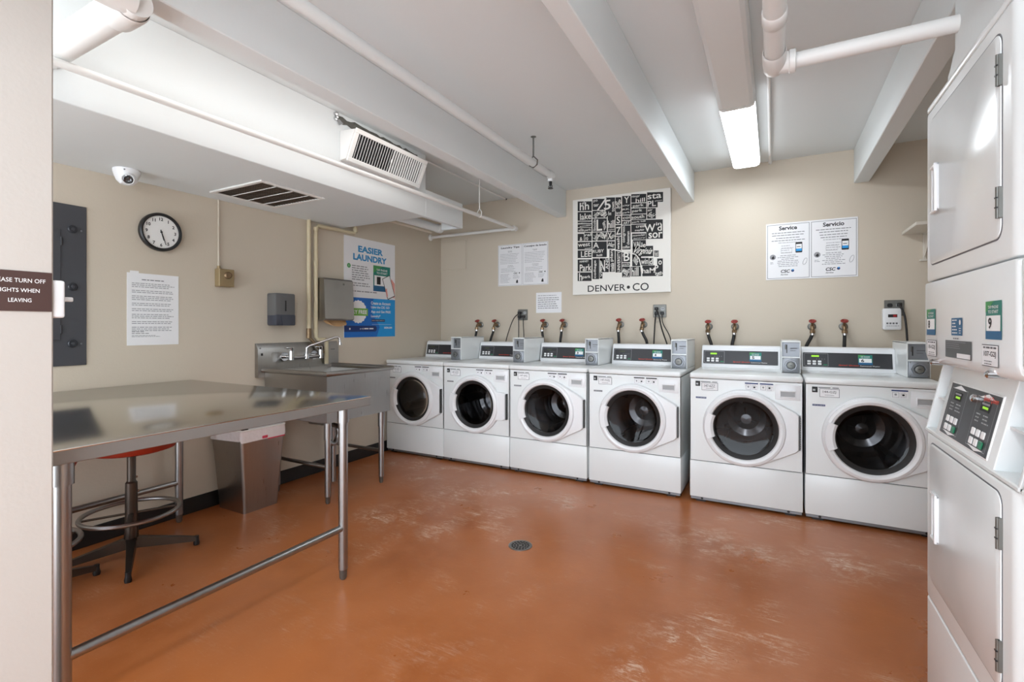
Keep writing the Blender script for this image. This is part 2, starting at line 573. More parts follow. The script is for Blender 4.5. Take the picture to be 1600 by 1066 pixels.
fixture('added fill light on the ceiling, unseen behind the viewpoint', -.184, -1.15, -.05, 'fill_rear')  # added unseen lamp, gives fill from behind the viewpoint
# added lamp, unseen on the hidden side of the near wall, brightens the nook
t = thing('added_nook_light', 'added fill light, unseen on the hidden side of the near wall', 'light fixture', (-1.73, -.2, 1.86), -PI / 2)
obj('backplate', MB('white_paint').box(-.6, .6, -.03, 0, -.06, .06, .004, 1), t)
obj('lens', MB('fill_nook').box(-.59, .59, -.075, -.031, -.05, .05, .02, 3), t)

# ------------------------------------------------------------------ washing machines
def washer_shape(tapered):
    """outer radius of the door outline at every angle"""
    n = 96
    R = .252
    ang = [2 * PI * i / n for i in range(n)]
    if tapered:
        pts = [(R * math.cos(a), R * math.sin(a)) for a in ang] + [(.318, .112), (.318, -.112), (.312, .12), (.312, -.12)]
        pts = sorted(set(pts))
        def half(p):
            h = []
            for q in p:
                while len(h) > 1 and (h[-1][0] - h[-2][0]) * (q[1] - h[-2][1]) - (h[-1][1] - h[-2][1]) * (q[0] - h[-2][0]) <= 0:
                    h.pop()
                h.append(q)
            return h
        hull = half(pts)[:-1] + half(pts[::-1])[:-1]
    out = []
    for a in ang:
        ca, sa = math.cos(a), math.sin(a)
        if tapered:
            best = R
            for i in range(len(hull)):
                (ax, ay), (bx, by) = hull[i], hull[(i + 1) % len(hull)]
                dx, dy = bx - ax, by - ay
                den = ca * dy - sa * dx
                if abs(den) < 1e-9:
                    continue
                t = (ax * dy - ay * dx) / den
                u = (ax * sa - ay * ca) / den
                if t > 0 and -1e-6 <= u <= 1 + 1e-6:
                    best = max(best, t)
            out.append((ca, sa, best))
        else:
            r = R
            if ca > 0:
                k = .315 / ca
                if abs(k * sa) <= .118:
                    r = max(r, k)
                elif abs(sa) > 1e-6:
                    k2 = .118 / abs(sa)
                    if k2 * ca <= .315:
                        r = max(r, k2)
            out.append((ca, sa, r))
    return out

def sticker(mb, x0, x1, z0, z1, y, num):
    h = z1 - z0
    mb.use('teal').rect(x0, x1, z0, z1, y)
    mb.use('green').poly([(x0, z1), (x0, z1 - h * .3), (x0 + (x1 - x0) * .55, z1)], y - .0004)
    mb.use('sticker_blue').rect(x0, x1, z0, z0 + h * .22, y - .0004)
    mb.use('white_print').rect(x0 + (x1 - x0) * .06, x1 - (x1 - x0) * .06, z0 + h * .22, z0 + h * .62, y - .0006)
    wd = x1 - x0
    mb.fit('TAP PHONE', x0 + wd * .18, x1 - wd * .18, z0 + h * .80, z0 + h * .88, y - .0008, .01)
    mb.fit('TO START', x0 + wd * .18, x1 - wd * .18, z0 + h * .68, z0 + h * .76, y - .0008, .01)
    if num:
        mb.use('ink').fit(num, x0 + wd * .2, x0 + wd * .42, z0 + h * .27, z0 + h * .57, y - .001, .03)

def keypad(mb, x0, z0, w_, h_, y, lit):
    mb.use('line').frame(x0, x0 + w_, z0, z0 + h_, .0015, y)
    mb.use('led' if lit else 'led_off').rect(x0 + w_ * .3, x0 + w_ * .62, z0 + h_ * .72, z0 + h_ * .86, y - .0005)
    mb.use('ink_mid')
    for k in range(4):
        mb.rect(x0 + w_ * (.5 + .11 * k), x0 + w_ * (.54 + .11 * k), z0 + h_ * .52, z0 + h_ * .6, y)

def washer(x, num, tapered, labels, code, lit, coin_left_face):
    t = thing('washing_machine', labels, 'washing machine', (x, 3.57, 0), 0, 'row of front-loading washing machines')
    W = .339
    # cabinet with a round opening
    R = .222
    cz = .54
    n = 96
    mb = MB('enamel')
    z0, z1 = .289, .853
    outer, inner = [], []
    for i in range(n):
        a = 2 * PI * i / n
        ca, sa = math.cos(a), math.sin(a)
        k = min(W / abs(ca) if abs(ca) > 1e-6 else 9, ((z1 - cz) if sa > 0 else (cz - z0)) / abs(sa) if abs(sa) > 1e-6 else 9)
        outer.append((ca * k, 0, cz + sa * k))
        inner.append((ca * R, 0, cz + sa * R))
    mb.loft([outer, inner])
    mb.loft([inner, [(p, .03, q) for p, _, q in inner]])
    for sx in (-1, 1):
        for sz in (z0, z1):      # corners left over by the radial fan
            c = (sx * W, 0, sz)
            near = sorted(range(n), key=lambda i: (outer[i][0] - c[0]) ** 2 + (outer[i][2] - c[2]) ** 2)[:2]
            mb.raw([c, outer[near[0]], outer[near[1]]], [(0, 1, 2)])
    mb.box(-W, -W + .004, 0, .70, .285, z1)
    mb.box(W - .004, W, 0, .70, .285, z1)
    mb.box(-W + .004, W - .004, .69, .70, .285, z1)
    mb.use('ink_mid').box(-W + .001, W - .001, .005, .70, .279, .2885)  # filler coloured grey for the shade in the gap between panels
    obj('cabinet', mb, t)
    mb = MB('enamel').box(-W, W, -.002, .70, .034, .284, .004)
    obj('lower_panel', mb, t)
    mb = MB('coin_metal').box(-W + .004, W - .004, .004, .68, .014, .034, .003, 1)
    mb.use('black')
    for s in (-1, 1):
        mb.cyl((s * .26, .002, .026), (s * .26, .010, .026), .008, n=10)
        mb.box(s * .27 - .03, s * .27 + .03, .02, .06, 0, .016)
        mb.box(s * .27 - .03, s * .27 + .03, .60, .64, 0, .016)
    obj('base_strip', mb, t)
    obj('lid', MB('enamel').box(-.3405, .3405, -.012, .70, .856, .894, .012, 3), t)
    # drum, seen dark through the glass
    mb = MB('drum')
    mb.lathe([(.215, .06), (.235, .08), (.24, .10), (.242, .17), (.236, .18), (.242, .19), (.24, .36), (.225, .40), (.20, .385), (.17, .405), (.13, .385), (.085, .40), (.05, .36), (.035, .345), (.001, .342)], (0, 0, cz), 'y', 40)
    mb.use('gasket')
    for k in range(3):
        a = 2 * PI * k / 3 + x * 2.3
        c_, s_ = math.cos(a), math.sin(a)
        p = [(.24, -.045), (.17, -.025), (.145, 0), (.17, .025), (.24, .045)]
        mb.loft([[(c_ * r - s_ * q, y, cz + s_ * r + c_ * q) for r, q in p] for y in (.11, .40)], False)
    obj('drum', mb, t)
    obj('gasket', MB('gasket').lathe([(.222, .03), (.205, .0), (.2, .02), (.215, .06)], (0, 0, cz), 'y', 48), t)
    # door
    sh = washer_shape(tapered)
    d = obj('door', (lambda m: m.loft([
        [(c * r, -.002, cz + s * r) for c, s, r in sh],
        [(c * r, -.026, cz + s * r) for c, s, r in sh],
        [(c * (r - .006), -.034, cz + s * (r - .006)) for c, s, r in sh],
        [(c * (min(r - .01, .247)), -.036, cz + s * (min(r - .01, .247))) for c, s, r in sh],
        [(c * .240, -.050, cz + s * .240) for c, s, r in sh],
        [(c * .226, -.056, cz + s * .226) for c, s, r in sh],
        [(c * .211, -.050, cz + s * .211) for c, s, r in sh],
        [(c * .203, -.030, cz + s * .203) for c, s, r in sh],
        [(c * .200, -.004, cz + s * .200) for c, s, r in sh]]))(MB('plastic')), t, angle=40)
    obj('door_glass', MB('glass').lathe([(.2035, -.031), (.196, -.024), (.16, -.016), (.08, -.011), (.001, -.010)], (0, 0, cz), 'y', 48), d)
    mb = MB('rubber').lathe([(.2065, -.036), (.2, -.034), (.188, -.027), (.180, -.0215), (.176, -.019)], (0, 0, cz), 'y', 48)
    obj('glass_seal', mb, d)
    # pull flap on the left of the ring
    mb = MB('plastic')
    A = [math.radians(a) for a in range(157, 204, 4)]
    for (ra, ya), (rb, yb) in (((.245, -.044), (.236, -.060)), ((.236, -.060), (.200, -.060)), ((.200, -.060), (.186, -.048)), ((.186, -.048), (.184, -.032))):
        mb.loft([[(ra * math.cos(a), ya, cz + ra * math.sin(a)) for a in A], [(rb * math.cos(a), yb, cz + rb * math.sin(a)) for a in A]], False)
    for a in (A[0], A[-1]):
        mb.raw([(r * math.cos(a), y, cz + r * math.sin(a)) for r, y in ((.245, -.036), (.245, -.044), (.236, -.060), (.2, -.060), (.186, -.048), (.184, -.032))], [tuple(range(6))])
    obj('door_handle', mb, d)
    mb = MB('black').box(.3185, .3245, -.03, -.001, cz - .108, cz + .108)  # black strip painted in for the shadowed hinge gap, metal teeth over it
    for k in range(14):
        mb.use('bare_metal').box(.319, .3262, -.028, -.004, cz - .1 + k * .0145, cz - .094 + k * .0145)
    obj('hinge', mb, d)
    # soap drawer
    mb = MB('plastic').box(.186, .326, -.004, .001, .742, .838, .003)
    dr = obj('soap_drawer', mb, t)
    mb = MB('plastic')
    mb.box(.212, .300, -.012, -.004, .757, .764, .002, 1).box(.212, .216, -.012, -.004, .757, .80, .001, 1).box(.296, .300, -.012, -.004, .757, .80, .001, 1)
    mb.box(.212, .300, -.020, -.004, .796, .806, .003, 2)
    mb.use('line').rect(.216, .296, .764, .797, -.0045)  # grey paints the shade inside the white pull recess
    obj('drawer_pull', mb, dr)
    # printed labels on the front
    y = -.0015
    mb = MB('ink').box(-.302, -.272, y, .0, .803, .838)
    mb.use('line').rect(-.298, -.284, .812, .824, y - .0004)
    mb.use('ink_mid').rect(-.268, -.205, .832, .837, y).rect(-.195, -.162, .832, .837, y)
    obj('energy_sticker', mb, t)
    mb = MB('ink_mid').box(-.262, -.158, y, 0, .776, .828)
    mb.use('paper').rect(-.2595, -.1605, .7785, .8255, y - .0004)
    mb.use('ink_mid').fit(code, -.245, -.176, .798, .816, y - .0008, .012)
    mb.rect(-.235, -.186, .788, .790, y - .0008)
    obj('machine_code_label', mb, t)
    for x0 in (.008, .096):
        mb = MB('paper').box(x0, x0 + .078, y, 0, .793, .842)
        mb.use('navy' if lit else 'ink').rect(x0, x0 + .078, .834, .842, y - .0004)
        mb.use('ink_soft')
        mb.frame(x0 + .004, x0 + .036, .798, .828, .0015, y - .0004).disc(x0 + .02, .815, .006, y - .0005, 12)
        mb.lines(x0 + .042, x0 + .074, .826, .8, 4, .002, y - .0004)
        mb.use('ink').disc(x0 + .056, .813, .006, y - .0007, 10)
        if not (num == '6' and x0 < .05):
            obj('care_sticker', mb, t)
    mb = MB('navy' if lit else 'ink_mid').box(-.300, -.232, y, 0, .718, .729)
    mb.use('line').lines(-.296, -.236, .7235, .7235, 1, .003, y - .0004, ragged=False)
    obj('model_strip', mb, t)
    # console on the lid
    prof = [(.585, .894), (.618, 1.045), (.626, 1.058), (.642, 1.064), (.69, 1.064), (.70, 1.05), (.70, .894)]
    c = obj('console', MB('plastic').prism(prof, 'x', -.335, .222, .006), t)
    a = math.atan2(.033, .151)
    MT = Matrix.Translation((0, .585, .894)) @ Matrix.Rotation(-a, 4, 'X')
    mb = MB()
    mb.M = MT
    mb.use('black').box(-.322, .206, -.002, .001, .027, .133, .001, 1)
    y = -.0025
    mb.use('control').rect(-.318, .202, .030, .130, y)
    keypad(mb, -.314, .034, .148, .092, y - .0005, lit)
    cp = obj('control_panel', mb, c)
    for r in range(2):
        for k in range(3):
            b_ = MB('white_print')
            b_.M = MT
            b_.box(-.296 + .033 * k, -.274 + .033 * k, y - .004, y, .060 - .018 * r, .074 - .018 * r, .002, 1)
            obj('button', b_, c)
    b_ = MB('green_btn')
    b_.M = MT
    b_.box(-.196, -.172, y - .003, y, .040, .048, .001, 1)
    obj('start_button', b_, c)
    mb = MB('red_print')
    mb.M = MT
    mb.fit('Speed Queen', -.105, .015, .038, .050, y - .001, .015, .25)
    mb.use('white_print').fit('Commercial Washer', .022, .135, .0385, .047, y - .001)
    obj('lettering', mb, c)
    mb = MB()
    mb.M = MT
    sticker(mb, .012 if num != '2' else .07, .094 if num != '2' else .152, .052, .122, y - .001, num)
    if num != '1':
        obj('payment_sticker', mb, c)
    # coin box on the right of the lid
    x0, x1, y0, y1, za, zb = .222, .339, .28, .70, .894, 1.115
    mb = MB('enamel')
    mb.box(x0, x0 + .006, y0, y1, za, zb, .002, 1).box(x1 - .006, x1, y0, y1, za, zb, .002, 1)
    mb.box(x0, x1, y0, y1, zb - .010, zb, .003, 1).box(x0 + .006, x1 - .006, y0 + .045, y1, za, zb - .01)
    mb.box(x0 + .006, x1 - .006, y0, y0 + .045, .998, 1.006)
    cb = obj('coin_box', mb, t)
    mb = MB('coin_metal').box(x0 + .006, x1 - .006, y0 + .036, y0 + .046, 1.006, zb - .01)
    mb.use('black').box(x0 + .032, x0 + .038, y0 + .034, y0 + .038, 1.03, 1.088)
    mb.use('bare_metal').box(x0 + .024, x0 + .032, y0 + .024, y0 + .037, 1.055, 1.09, .002, 1)
    mb.use('ink_mid').rect(x0 + .055, x1 - .018, 1.06, 1.066, y0 + .0355).rect(x0 + .055, x1 - .03, 1.045, 1.049, y0 + .0355)
    obj('coin_slot', mb, cb)
    mb = MB('coin_metal').box(x0 + .006, x1 - .006, y0 - .008, y0 + .045, za + .002, .998, .004, 2)
    cxm, czm = (x0 + x1) / 2, .948
    mb.lathe([(.04, -.010), (.038, -.016), (.03, -.016), (.027, -.010)], (cxm, y0, czm), 'y', 8)
    mb.use('bare_metal').lathe([(.024, -.008), (.022, -.022), (.014, -.024), (.001, -.024)], (cxm, y0, czm), 'y', 18)
    mb.use('black').box(cxm - .008, cxm + .008, y0 - .026, y0 - .02, czm - .002, czm + .002)
    for sx in (-1, 1):
        for sz in (-1, 1):
            mb.use('bare_metal').cyl((cxm + sx * .044, y0 - .011, czm + sz * .042), (cxm + sx * .044, y0, czm + sz * .042), .004, n=8)
    obj('coin_vault', mb, cb)
    return t

CX = [-2.973, -2.291, -1.607, -.912, -.173, .517]
washer(CX[0], '1', True, 'white front-loading washer in the left corner, next to the steel sink', '147-4ZZ', False, 1)
washer(CX[1], '2', False, 'white front-loading washer whose door has a square hinge tab, second from the corner', '147-5ZZ', False, 1)
washer(CX[2], '3', True, 'white front-loading washer with payment sticker 3 on its control panel', '147-6KJ', False, 1)
washer(CX[3], '4', True, 'white front-loading washer with sticker 4, standing just left of the gap', '147-NZJ', False, 1)
washer(CX[4], '5', True, 'white front-loading washer with sticker 5, standing just right of the gap', '147-6ZZ', True, 0)
washer(CX[5], '6', True, 'white front-loading washer with sticker 6, rightmost and partly behind the dryer', '144-GZJ', True, 0)

# ------------------------------------------------------------------ stacked dryers
def rounded(x0, x1, y0, y1, r, n=6, corners=(1, 1, 1, 1)):
    pts = []
    for (cx, cy, a0), on in zip((((x1 - r), (y1 - r), 0), ((x0 + r), (y1 - r), 90), ((x0 + r), (y0 + r), 180), ((x1 - r), (y0 + r), 270)), corners):
        if on:
            for k in range(n + 1):
                a = math.radians(a0 + 90 * k / n)
                pts.append((cx + r * math.cos(a), cy + r * math.sin(a)))
        else:
            s = {0: (1, 1), 90: (-1, 1), 180: (-1, -1), 270: (1, -1)}[a0]
            pts.append((cx + s[0] * r, cy + s[1] * r))
    return pts

def dryer(y_centre, label, full, n8, n9):
    t = thing('stacked_dryer', label, 'tumble dryer', (.433, y_centre, 0), -PI / 2, 'stacked tumble dryers along the right wall')
    H = .3405
    foot = rounded(-H, H, 0, .75, .035, 6, (0, 0, 1, 1))
    mb = MB('enamel').prism(foot, 'z', .03, .356, .005)
    mb.use('black').prism([(-H + .03, .04), (H - .03, .04), (H - .03, .7), (-H + .03, .7)], 'z', 0, .032)
    obj('bottom_panel', mb, t)
    lo = obj('lower_cabinet', MB('enamel').prism(foot, 'z', .362, .876, .006), t)
    up = obj('upper_cabinet', MB('enamel').prism(foot, 'z', 1.356, 1.886, .006), t)
    obj('top_trim', MB('enamel').prism(foot, 'z', 1.890, 1.908, .006), t)
    # band with the stickers: its lower edge curls back over the controls
    prof = [(.0, 1.350), (-.001, 1.346), (-.001, 1.132), (.004, 1.112), (.016, 1.100), (.040, 1.094), (.18, 1.094), (.18, 1.352), (.006, 1.352)]
    band = obj('sticker_band', MB('enamel').prism(prof, 'x', -H, H, .014), t)
    obj('band_back', MB('enamel').box(-H + .004, H - .004, .16, .75, .876, 1.352), t)
    # sloping console between two coin pockets
    TL = .045
    def slope(z): return TL * (z - .878) / .215
    def wedge(xa, xb):
        return [(0.0, .880), (slope(1.094), 1.094), (.17, 1.094), (.17, .880)]
    mb = MB('enamel').prism(wedge(0, 0), 'x', -.235, .205, .004)
    for xa, xb in ((-H, -H + .012), (H - .012, H)):
        mb.prism(wedge(0, 0), 'x', xa, xb, .002)
    mb.box(-H, H, .0, .17, .878, .890, .003, 1)
    mb.box(-H + .012, -.235, .03, .17, .985, .991).box(.205, H - .012, .03, .17, .985, .991)
    con = obj('console', mb, t)
    a = math.atan2(TL, .215)
    MT = Matrix.Translation((0, 0, .878)) @ Matrix.Rotation(-a, 4, 'X')
    mb = MB('white_print')
    mb.M = MT
    mb.box(-.196, .166, -.003, .002, .022, .178, .002, 1)
    y = -.0034
    mb.use('control').rect(-.192, .162, .026, .174, y)
    for xa in (-.178, .022):
        mb.use('line').frame(xa, xa + .125, .034, .162, .0012, y - .0003)
        mb.use('white_print').poly([(xa + .01, .160), (xa + .0625, .172), (xa + .115, .160)], y - .0004)
        mb.poly([(xa + .115, .037), (xa + .0625, .028), (xa + .01, .037)], y - .0004)
        mb.use('ink').rect(xa + .03, xa + .09, .128, .152, y - .0005)
        mb.use('led').rect(xa + .045, xa + .08, .134, .140, y - .0007)
        mb.use('ink_soft').rect(xa + .036, xa + .084, .144, .149, y - .0007)
        mb.use('line').lines(xa + .016, xa + .05, .118, .100, 3, .003, y - .0005).lines(xa + .062, xa + .105, .118, .100, 3, .003, y - .0005)
    mb.use('red_print').fit('Speed Queen', .06, .150, .150, .168, y - .001, .015, .25)
    obj('control_panel', mb, con)
    mb = MB('chrome')
    mb.M = MT
    mb.lathe([(.011, .0), (.010, -.012), (.006, -.015), (.001, -.015)], (.012, 0, .152), 'y', 16)
    obj('key_switch', mb, con)
    for xa in (-.178, .022):
        for r in range(2):
            for k in range(3):
                b_ = MB('green_btn' if (r == 1 and k == 2) else 'white_print')
                b_.M = MT
                b_.box(xa + .02 + .032 * k, xa + .042 + .032 * k, y - .003, y, .064 - .024 * r, .082 - .024 * r, .003, 1)
                o_ = obj('button', b_, con)
                if r == 1 and k == 2:
                    o_['label'] = 'green start button'
    for xa, xb in ((-H + .014, -.237), (.207, H - .014)):
        cx = (xa + xb) / 2
        mb = MB('coin_metal').box(xa + .018, xb - .018, .150, .162, 1.01, 1.075, .003, 1)
        mb.use('bare_metal').box(cx - .012, cx - .002, .142, .152, 1.03, 1.06, .002, 1)
        mb.use('black').box(cx + .006, cx + .011, .147, .151, 1.02, 1.065)
        obj('coin_slot', mb, con)
        mb = MB('chrome').lathe([(.024, .16), (.024, .062), (.020, .056), (.001, .056)], (cx, 0, .945), 'y', 20)
        mb.use('black').lathe([(.011, .0555), (.001, .0553)], (cx, 0, .945), 'y', 14)
        mb.use('chrome').cyl((cx, .056, .945), (cx, .04, .942), .003, n=8).cyl((cx, .043, .942), (cx, .043, .905), .002, n=6)
        obj('coin_lock', mb, con)
    for cx in (-.25, .19):
        obj('band_screw', MB('chrome').lathe([(.009, .03), (.009, -.004), (.004, -.008), (.001, -.008)], (cx, .0, 1.104), 'y', 14), band)
    # doors
    for z0, z1, cab in ((1.405, 1.850, up), (.428, .852, lo)):
        mb = MB('ink_mid').prism(rounded(-.2785, .2655, z0 - .0035, z1 + .0035, .032, 6), 'y', -.0008, .001)  # grey slab round the door paints the shade of its gap
        mb.use('enamel').prism(rounded(-.275, .262, z0, z1, .03, 6), 'y', -.003, .001, .002)
        d = obj('door', mb, cab)
        zc = z0 + (z1 - z0) * .50
        mb = MB('plastic')
        xa, xb, za, zb = -.238, -.176, zc - .072, zc + .072
        mb.box(xa, xa + .006, -.007, -.002, za, zb, .002, 1).box(xb - .010, xb, -.014, -.002, za, zb, .003, 2)
        mb.box(xa, xb, -.011, -.002, za, za + .009, .003, 2).box(xa, xb, -.011, -.002, zb - .009, zb, .003, 2)
        mb.use('line').rect(xa + .006, xb - .01, za + .009, zb - .009, -.0032)  # recess shade put into the colour, the handle itself is white
        obj('door_handle', mb, d)
        for zh in (z0 + .075, z1 - .085):
            mb = MB('bare_metal').box(.256, .266, -.0075, .001, zh - .034, zh + .034, .001, 1)
            mb.cyl((.261, -.0075, zh - .034), (.261, -.0075, zh + .034), .0035, n=10)
            mb.use('black').box(.257, .265, -.0115, -.0075, zh - .012, zh - .009).box(.257, .265, -.0115, -.0075, zh + .009, zh + .012)
            obj('hinge', mb, d)
    # printed stickers and plates on the band
    y = -.0022
    mb = MB()
    sticker(mb, -.306, -.215, 1.187, 1.267, y, n8)
    obj('payment_sticker', mb, band)
    mb = MB()
    sticker(mb, .178, .267, 1.184, 1.270, y, n9)
    obj('payment_sticker', mb, band)
    mb = MB('sticker_blue').rect(-.066, .020, 1.189, 1.236, y)
    mb.use('white_print').lines(-.058, -.012, 1.230, 1.196, 5, .003, y - .0004).disc(.004, 1.224, .007, y - .0004, 14).lines(-.004, .014, 1.208, 1.196, 3, .002, y - .0004)
    mb.use('ink_mid').lines(-.05, .005, 1.181, 1.181, 1, .003, y - .0004)
    obj('notice_sticker', mb, band)
    mb = MB('photo_print').rect(-.118, .088, 1.128, 1.175, y)
    mb.use('ink_soft').lines(-.11, .05, 1.171, 1.155, 4, .0016, y - .0004)
    mb.use('paper').rect(-.02, .080, 1.130, 1.142, y - .0004)
    obj('instruction_plate', mb, band)
    for xa, xb, s in ((-.300, -.205, '18-G2J'), (.155, .250, '107-G2J')):
        mb = MB('ink_mid').rect(xa, xb, 1.122, 1.172, y)
        mb.use('paper').rect(xa + .002, xb - .002, 1.124, 1.170, y - .0004)
        mb.use('ink_mid').lines(xa + .01, xb - .01, 1.165, 1.165, 1, .004, y - .0008, ragged=False)
        mb.use('ink').fit(s, xa + .014, xb - .012, 1.142, 1.157, y - .0008, .015)
        mb.use('ink_mid').lines(xa + .016, xb - .012, 1.134, 1.128, 2, .002, y - .0008)
        obj('machine_code_label', mb, band)
    return t
dryer(1.6765, 'white stacked pair of dryers in front of the right wall, stickers 8 and 9', True, '8', '9')
dryer(.985, 'white stacked pair of dryers showing only its edge at the right border', False, None, None)

# ------------------------------------------------------------------ taps, hoses, sockets and cords behind the washers
def valve(x, z, bend, label, k):
    t = thing('water_valve', label, 'tap', on_back(x, z), 0, 'red-handled water taps above the washers')
    b = MB('bare_metal').lathe([(.030, 0), (.030, -.006), (.024, -.010)], (0, 0, 0), 'y', 18, False, True)
    obj('wall_flange', b, t)
    b = MB('brass')
    b.tube([(0, -.006, 0), (0, -.05, .0), (0, -.075, -.005), (0, -.09, -.03)], .013, 12, smooth=4)
    b.lathe([(.018, -.028), (.019, -.05), (.014, -.055)], (0, -.09, 0), 'z', 8, True, True)
    b.tube([(0, -.05, .0), (0, -.075, .032)], .010, 10)
    b.lathe([(.016, -.03), (.017, -.05)], (0, 0, 0), 'y', 8, True, True)
    obj('valve_body', b, t)
    h = MB('red')
    MT = Matrix.Translation((0, -.080, .042)) @ Matrix.Rotation(math.radians(28), 4, 'X')
    h.M = MT
    h.tube([(.021 * math.cos(2 * PI * i / 16), .021 * math.sin(2 * PI * i / 16), 0) for i in range(16)], .0055, 8, closed=True)
    for i in range(4):
        a = PI / 2 * i
        h.cyl((0, 0, 0), (.020 * math.cos(a), .020 * math.sin(a), 0), .005, n=8)
    h.cyl((0, 0, -.012), (0, 0, .006), .009, n=10)
    obj('handle_wheel', h, t)
    s = MB('rubber')
    s.tube([(0, -.09, -.05), (bend * .25, -.092, -.09), (bend * .8, -.10, -.15), (bend, -.11, -.22), (bend, -.12, -.30)], .0125, 10, smooth=5)
    s.use('chrome').cyl((0, -.09, -.046), (0, -.09, -.066), .0165, n=12)
    obj('hose', s, t)
VX = [(-2.800, -.02, 'left tap behind the corner washer, dark hose hanging below'),
      (-2.590, -.035, 'right tap behind the corner washer, left of the small socket'),
      (-2.028, .02, 'left tap of the pair under the small white note'),
      (-1.819, -.01, 'right tap of the pair below the left edge of the black-and-white artwork'),
      (-1.256, .01, 'left tap of the pair below the black-and-white artwork'),
      (-1.041, .055, 'tap just left of the socket under the artwork, hose bending right'),
      (-.486, .035, 'left tap behind washer 5, hose bending right'),
      (-.282, -.02, 'right tap behind washer 5, hose nearly straight'),
      (.268, -.05, 'left tap behind washer 6, hose bending left'),
      (.474, -.005, 'tap left of the white plug-in alarm, straight hose')]
for k, (x, bend, lab) in enumerate(VX):
    valve(x, 1.235 if x < -.8 else 1.215, bend, 'Red-handled ' + lab, k)

def outlet(x, z, w_, h_, label, gangs):
    t = thing('wall_socket', label, 'socket', on_back(x, z), 0, 'steel wall sockets above the washers')
    obj('cover_plate', MB('bare_metal').box(-w_ / 2, w_ / 2, -.008, 0, -h_ / 2, h_ / 2, .003, 1), t)
    for gx in (-.026, .026):
        mb = MB('black' if (gx < 0) else 'line')
        for gz in (-.02, .02):
            mb.prism(rounded(gx - .016, gx + .016, gz - .014, gz + .014, .010, 4), 'y', -.011, -.007)
        mb.use('ink')
        for gz in (-.02, .02):
            mb.box(gx - .008, gx - .005, -.0116, -.0105, gz - .004, gz + .006).box(gx + .005, gx + .008, -.0116, -.0105, gz - .004, gz + .006)
        obj('receptacle', mb, t)
    return t
outlet(-2.288, 1.338, .112, .112, 'small steel wall socket with two receptacles above washer 2', 2)
outlet(-.900, 1.356, .116, .116, 'square steel wall socket beneath the right end of the artwork', 2)
outlet(.785, 1.352, .118, .116, 'steel wall socket behind the white plug-in alarm', 2)
def cord(label, plug, pts, r=.0045):
    x, y, z = plug
    t = thing('power_cord', label, 'cord', (x, y, z), 0, 'black power cords of the washers')
    obj('plug', MB('black').box(-.013, .013, -.028, .012, -.014, .014, .005, 2), t)
    P = [(0, -.024, -.006)] + [(a - x, b - y, c - z) for a, b, c in pts]
    obj('cable', MB('rubber').tube(P, r, 8, smooth=6), t)
yc = YB - .024
cord('black power cord swinging left from the small socket', (-2.314, yc, 1.357), [(-2.365, 4.41, 1.29), (-2.43, 4.40, 1.12), (-2.47, 4.40, .95)])
cord('black power cord dropping from the small socket, lower left plug', (-2.314, yc, 1.318), [(-2.312, 4.43, 1.20), (-2.309, 4.42, 1.08), (-2.305, 4.40, .95)])
cord('black power cord dropping from the small socket, lower right plug', (-2.262, yc, 1.318), [(-2.258, 4.43, 1.22), (-2.246, 4.42, 1.08), (-2.245, 4.40, .95)])
cord('black power cord hanging straight from the artwork socket', (-.926, yc, 1.336), [(-.935, 4.43, 1.22), (-.940, 4.42, 1.08), (-.940, 4.40, .95)], .006)
cord('black power cord curving right from the artwork socket, upper left plug', (-.926, yc, 1.376), [(-.895, 4.405, 1.32), (-.87, 4.405, 1.2), (-.82, 4.40, 1.05), (-.80, 4.40, .95)], .006)
cord('thin power cord furthest right below the artwork socket', (-.874, yc, 1.336), [(-.862, 4.43, 1.24), (-.80, 4.42, 1.12), (-.77, 4.40, .95)], .004)
cord('black power cord beside the white alarm running down to washer 6', (.811, yc, 1.374), [(.826, 4.38, 1.30), (.836, 4.37, 1.2), (.842, 4.36, 1.06)], .007)
t = thing('plug_in_alarm', 'white plug-in gas alarm with red display in the right-hand socket', 'alarm', on_back(.764, 1.27), 0)
obj('body', MB('plastic').prism(rounded(-.054, .054, -.08, .078, .012, 4), 'y', -.058, -.012, .006), t)
obj('display', MB('ink').rect(-.024, .030, .012, .034, -.0585).use('led_red').rect(.006, .026, .015, .031, -.059), t)
mb = MB('ink_mid')
for k in range(4):
    mb.rect(-.034 + .018 * k, -.022 + .018 * k, -.038, -.026, -.0585)
mb.lines(-.034, .04, -.05, -.05, 1, .003, -.0585, ragged=False)
obj('buttons', mb, t)

# ------------------------------------------------------------------ papers, posters and art on the back wall
t = thing('wall_art', 'white panel with black neighbourhood word map and DENVER CO', 'artwork', on_back(-1.262, 1.987), 0)
AW, AH = .925, .928
mb = MB('canvas').box(-AW / 2, AW / 2, -.035, 0, -AH / 2, AH / 2, .003, 1)
art = mb
def am(px, py):
    u = (px - 92) / 863.0
    top = 160 - 92 * u
    bot = 995 - 20 * u
    return (-AW / 2 + AW * u, AH / 2 - AH * (py - top) / (bot - top))
Y0 = -.0355
def ablock(x0, y0, x1, y1, words=()):
    p = [am(x0, y1), am(x1, y1), am(x1, y0), am(x0, y0)]
    art.use('ink').poly(p, Y0)
    for wd in words:
        s, a, b, c, d = wd[:5]
        rot = wd[5] if len(wd) > 5 else 0
        q0, q1 = am(a, d), am(c, b)
        art.use('canvas').fit(s, q0[0], q1[0], q0[1], q1[1], Y0 - .0006, wd[6] if len(wd) > 6 else .012, 0, rot)
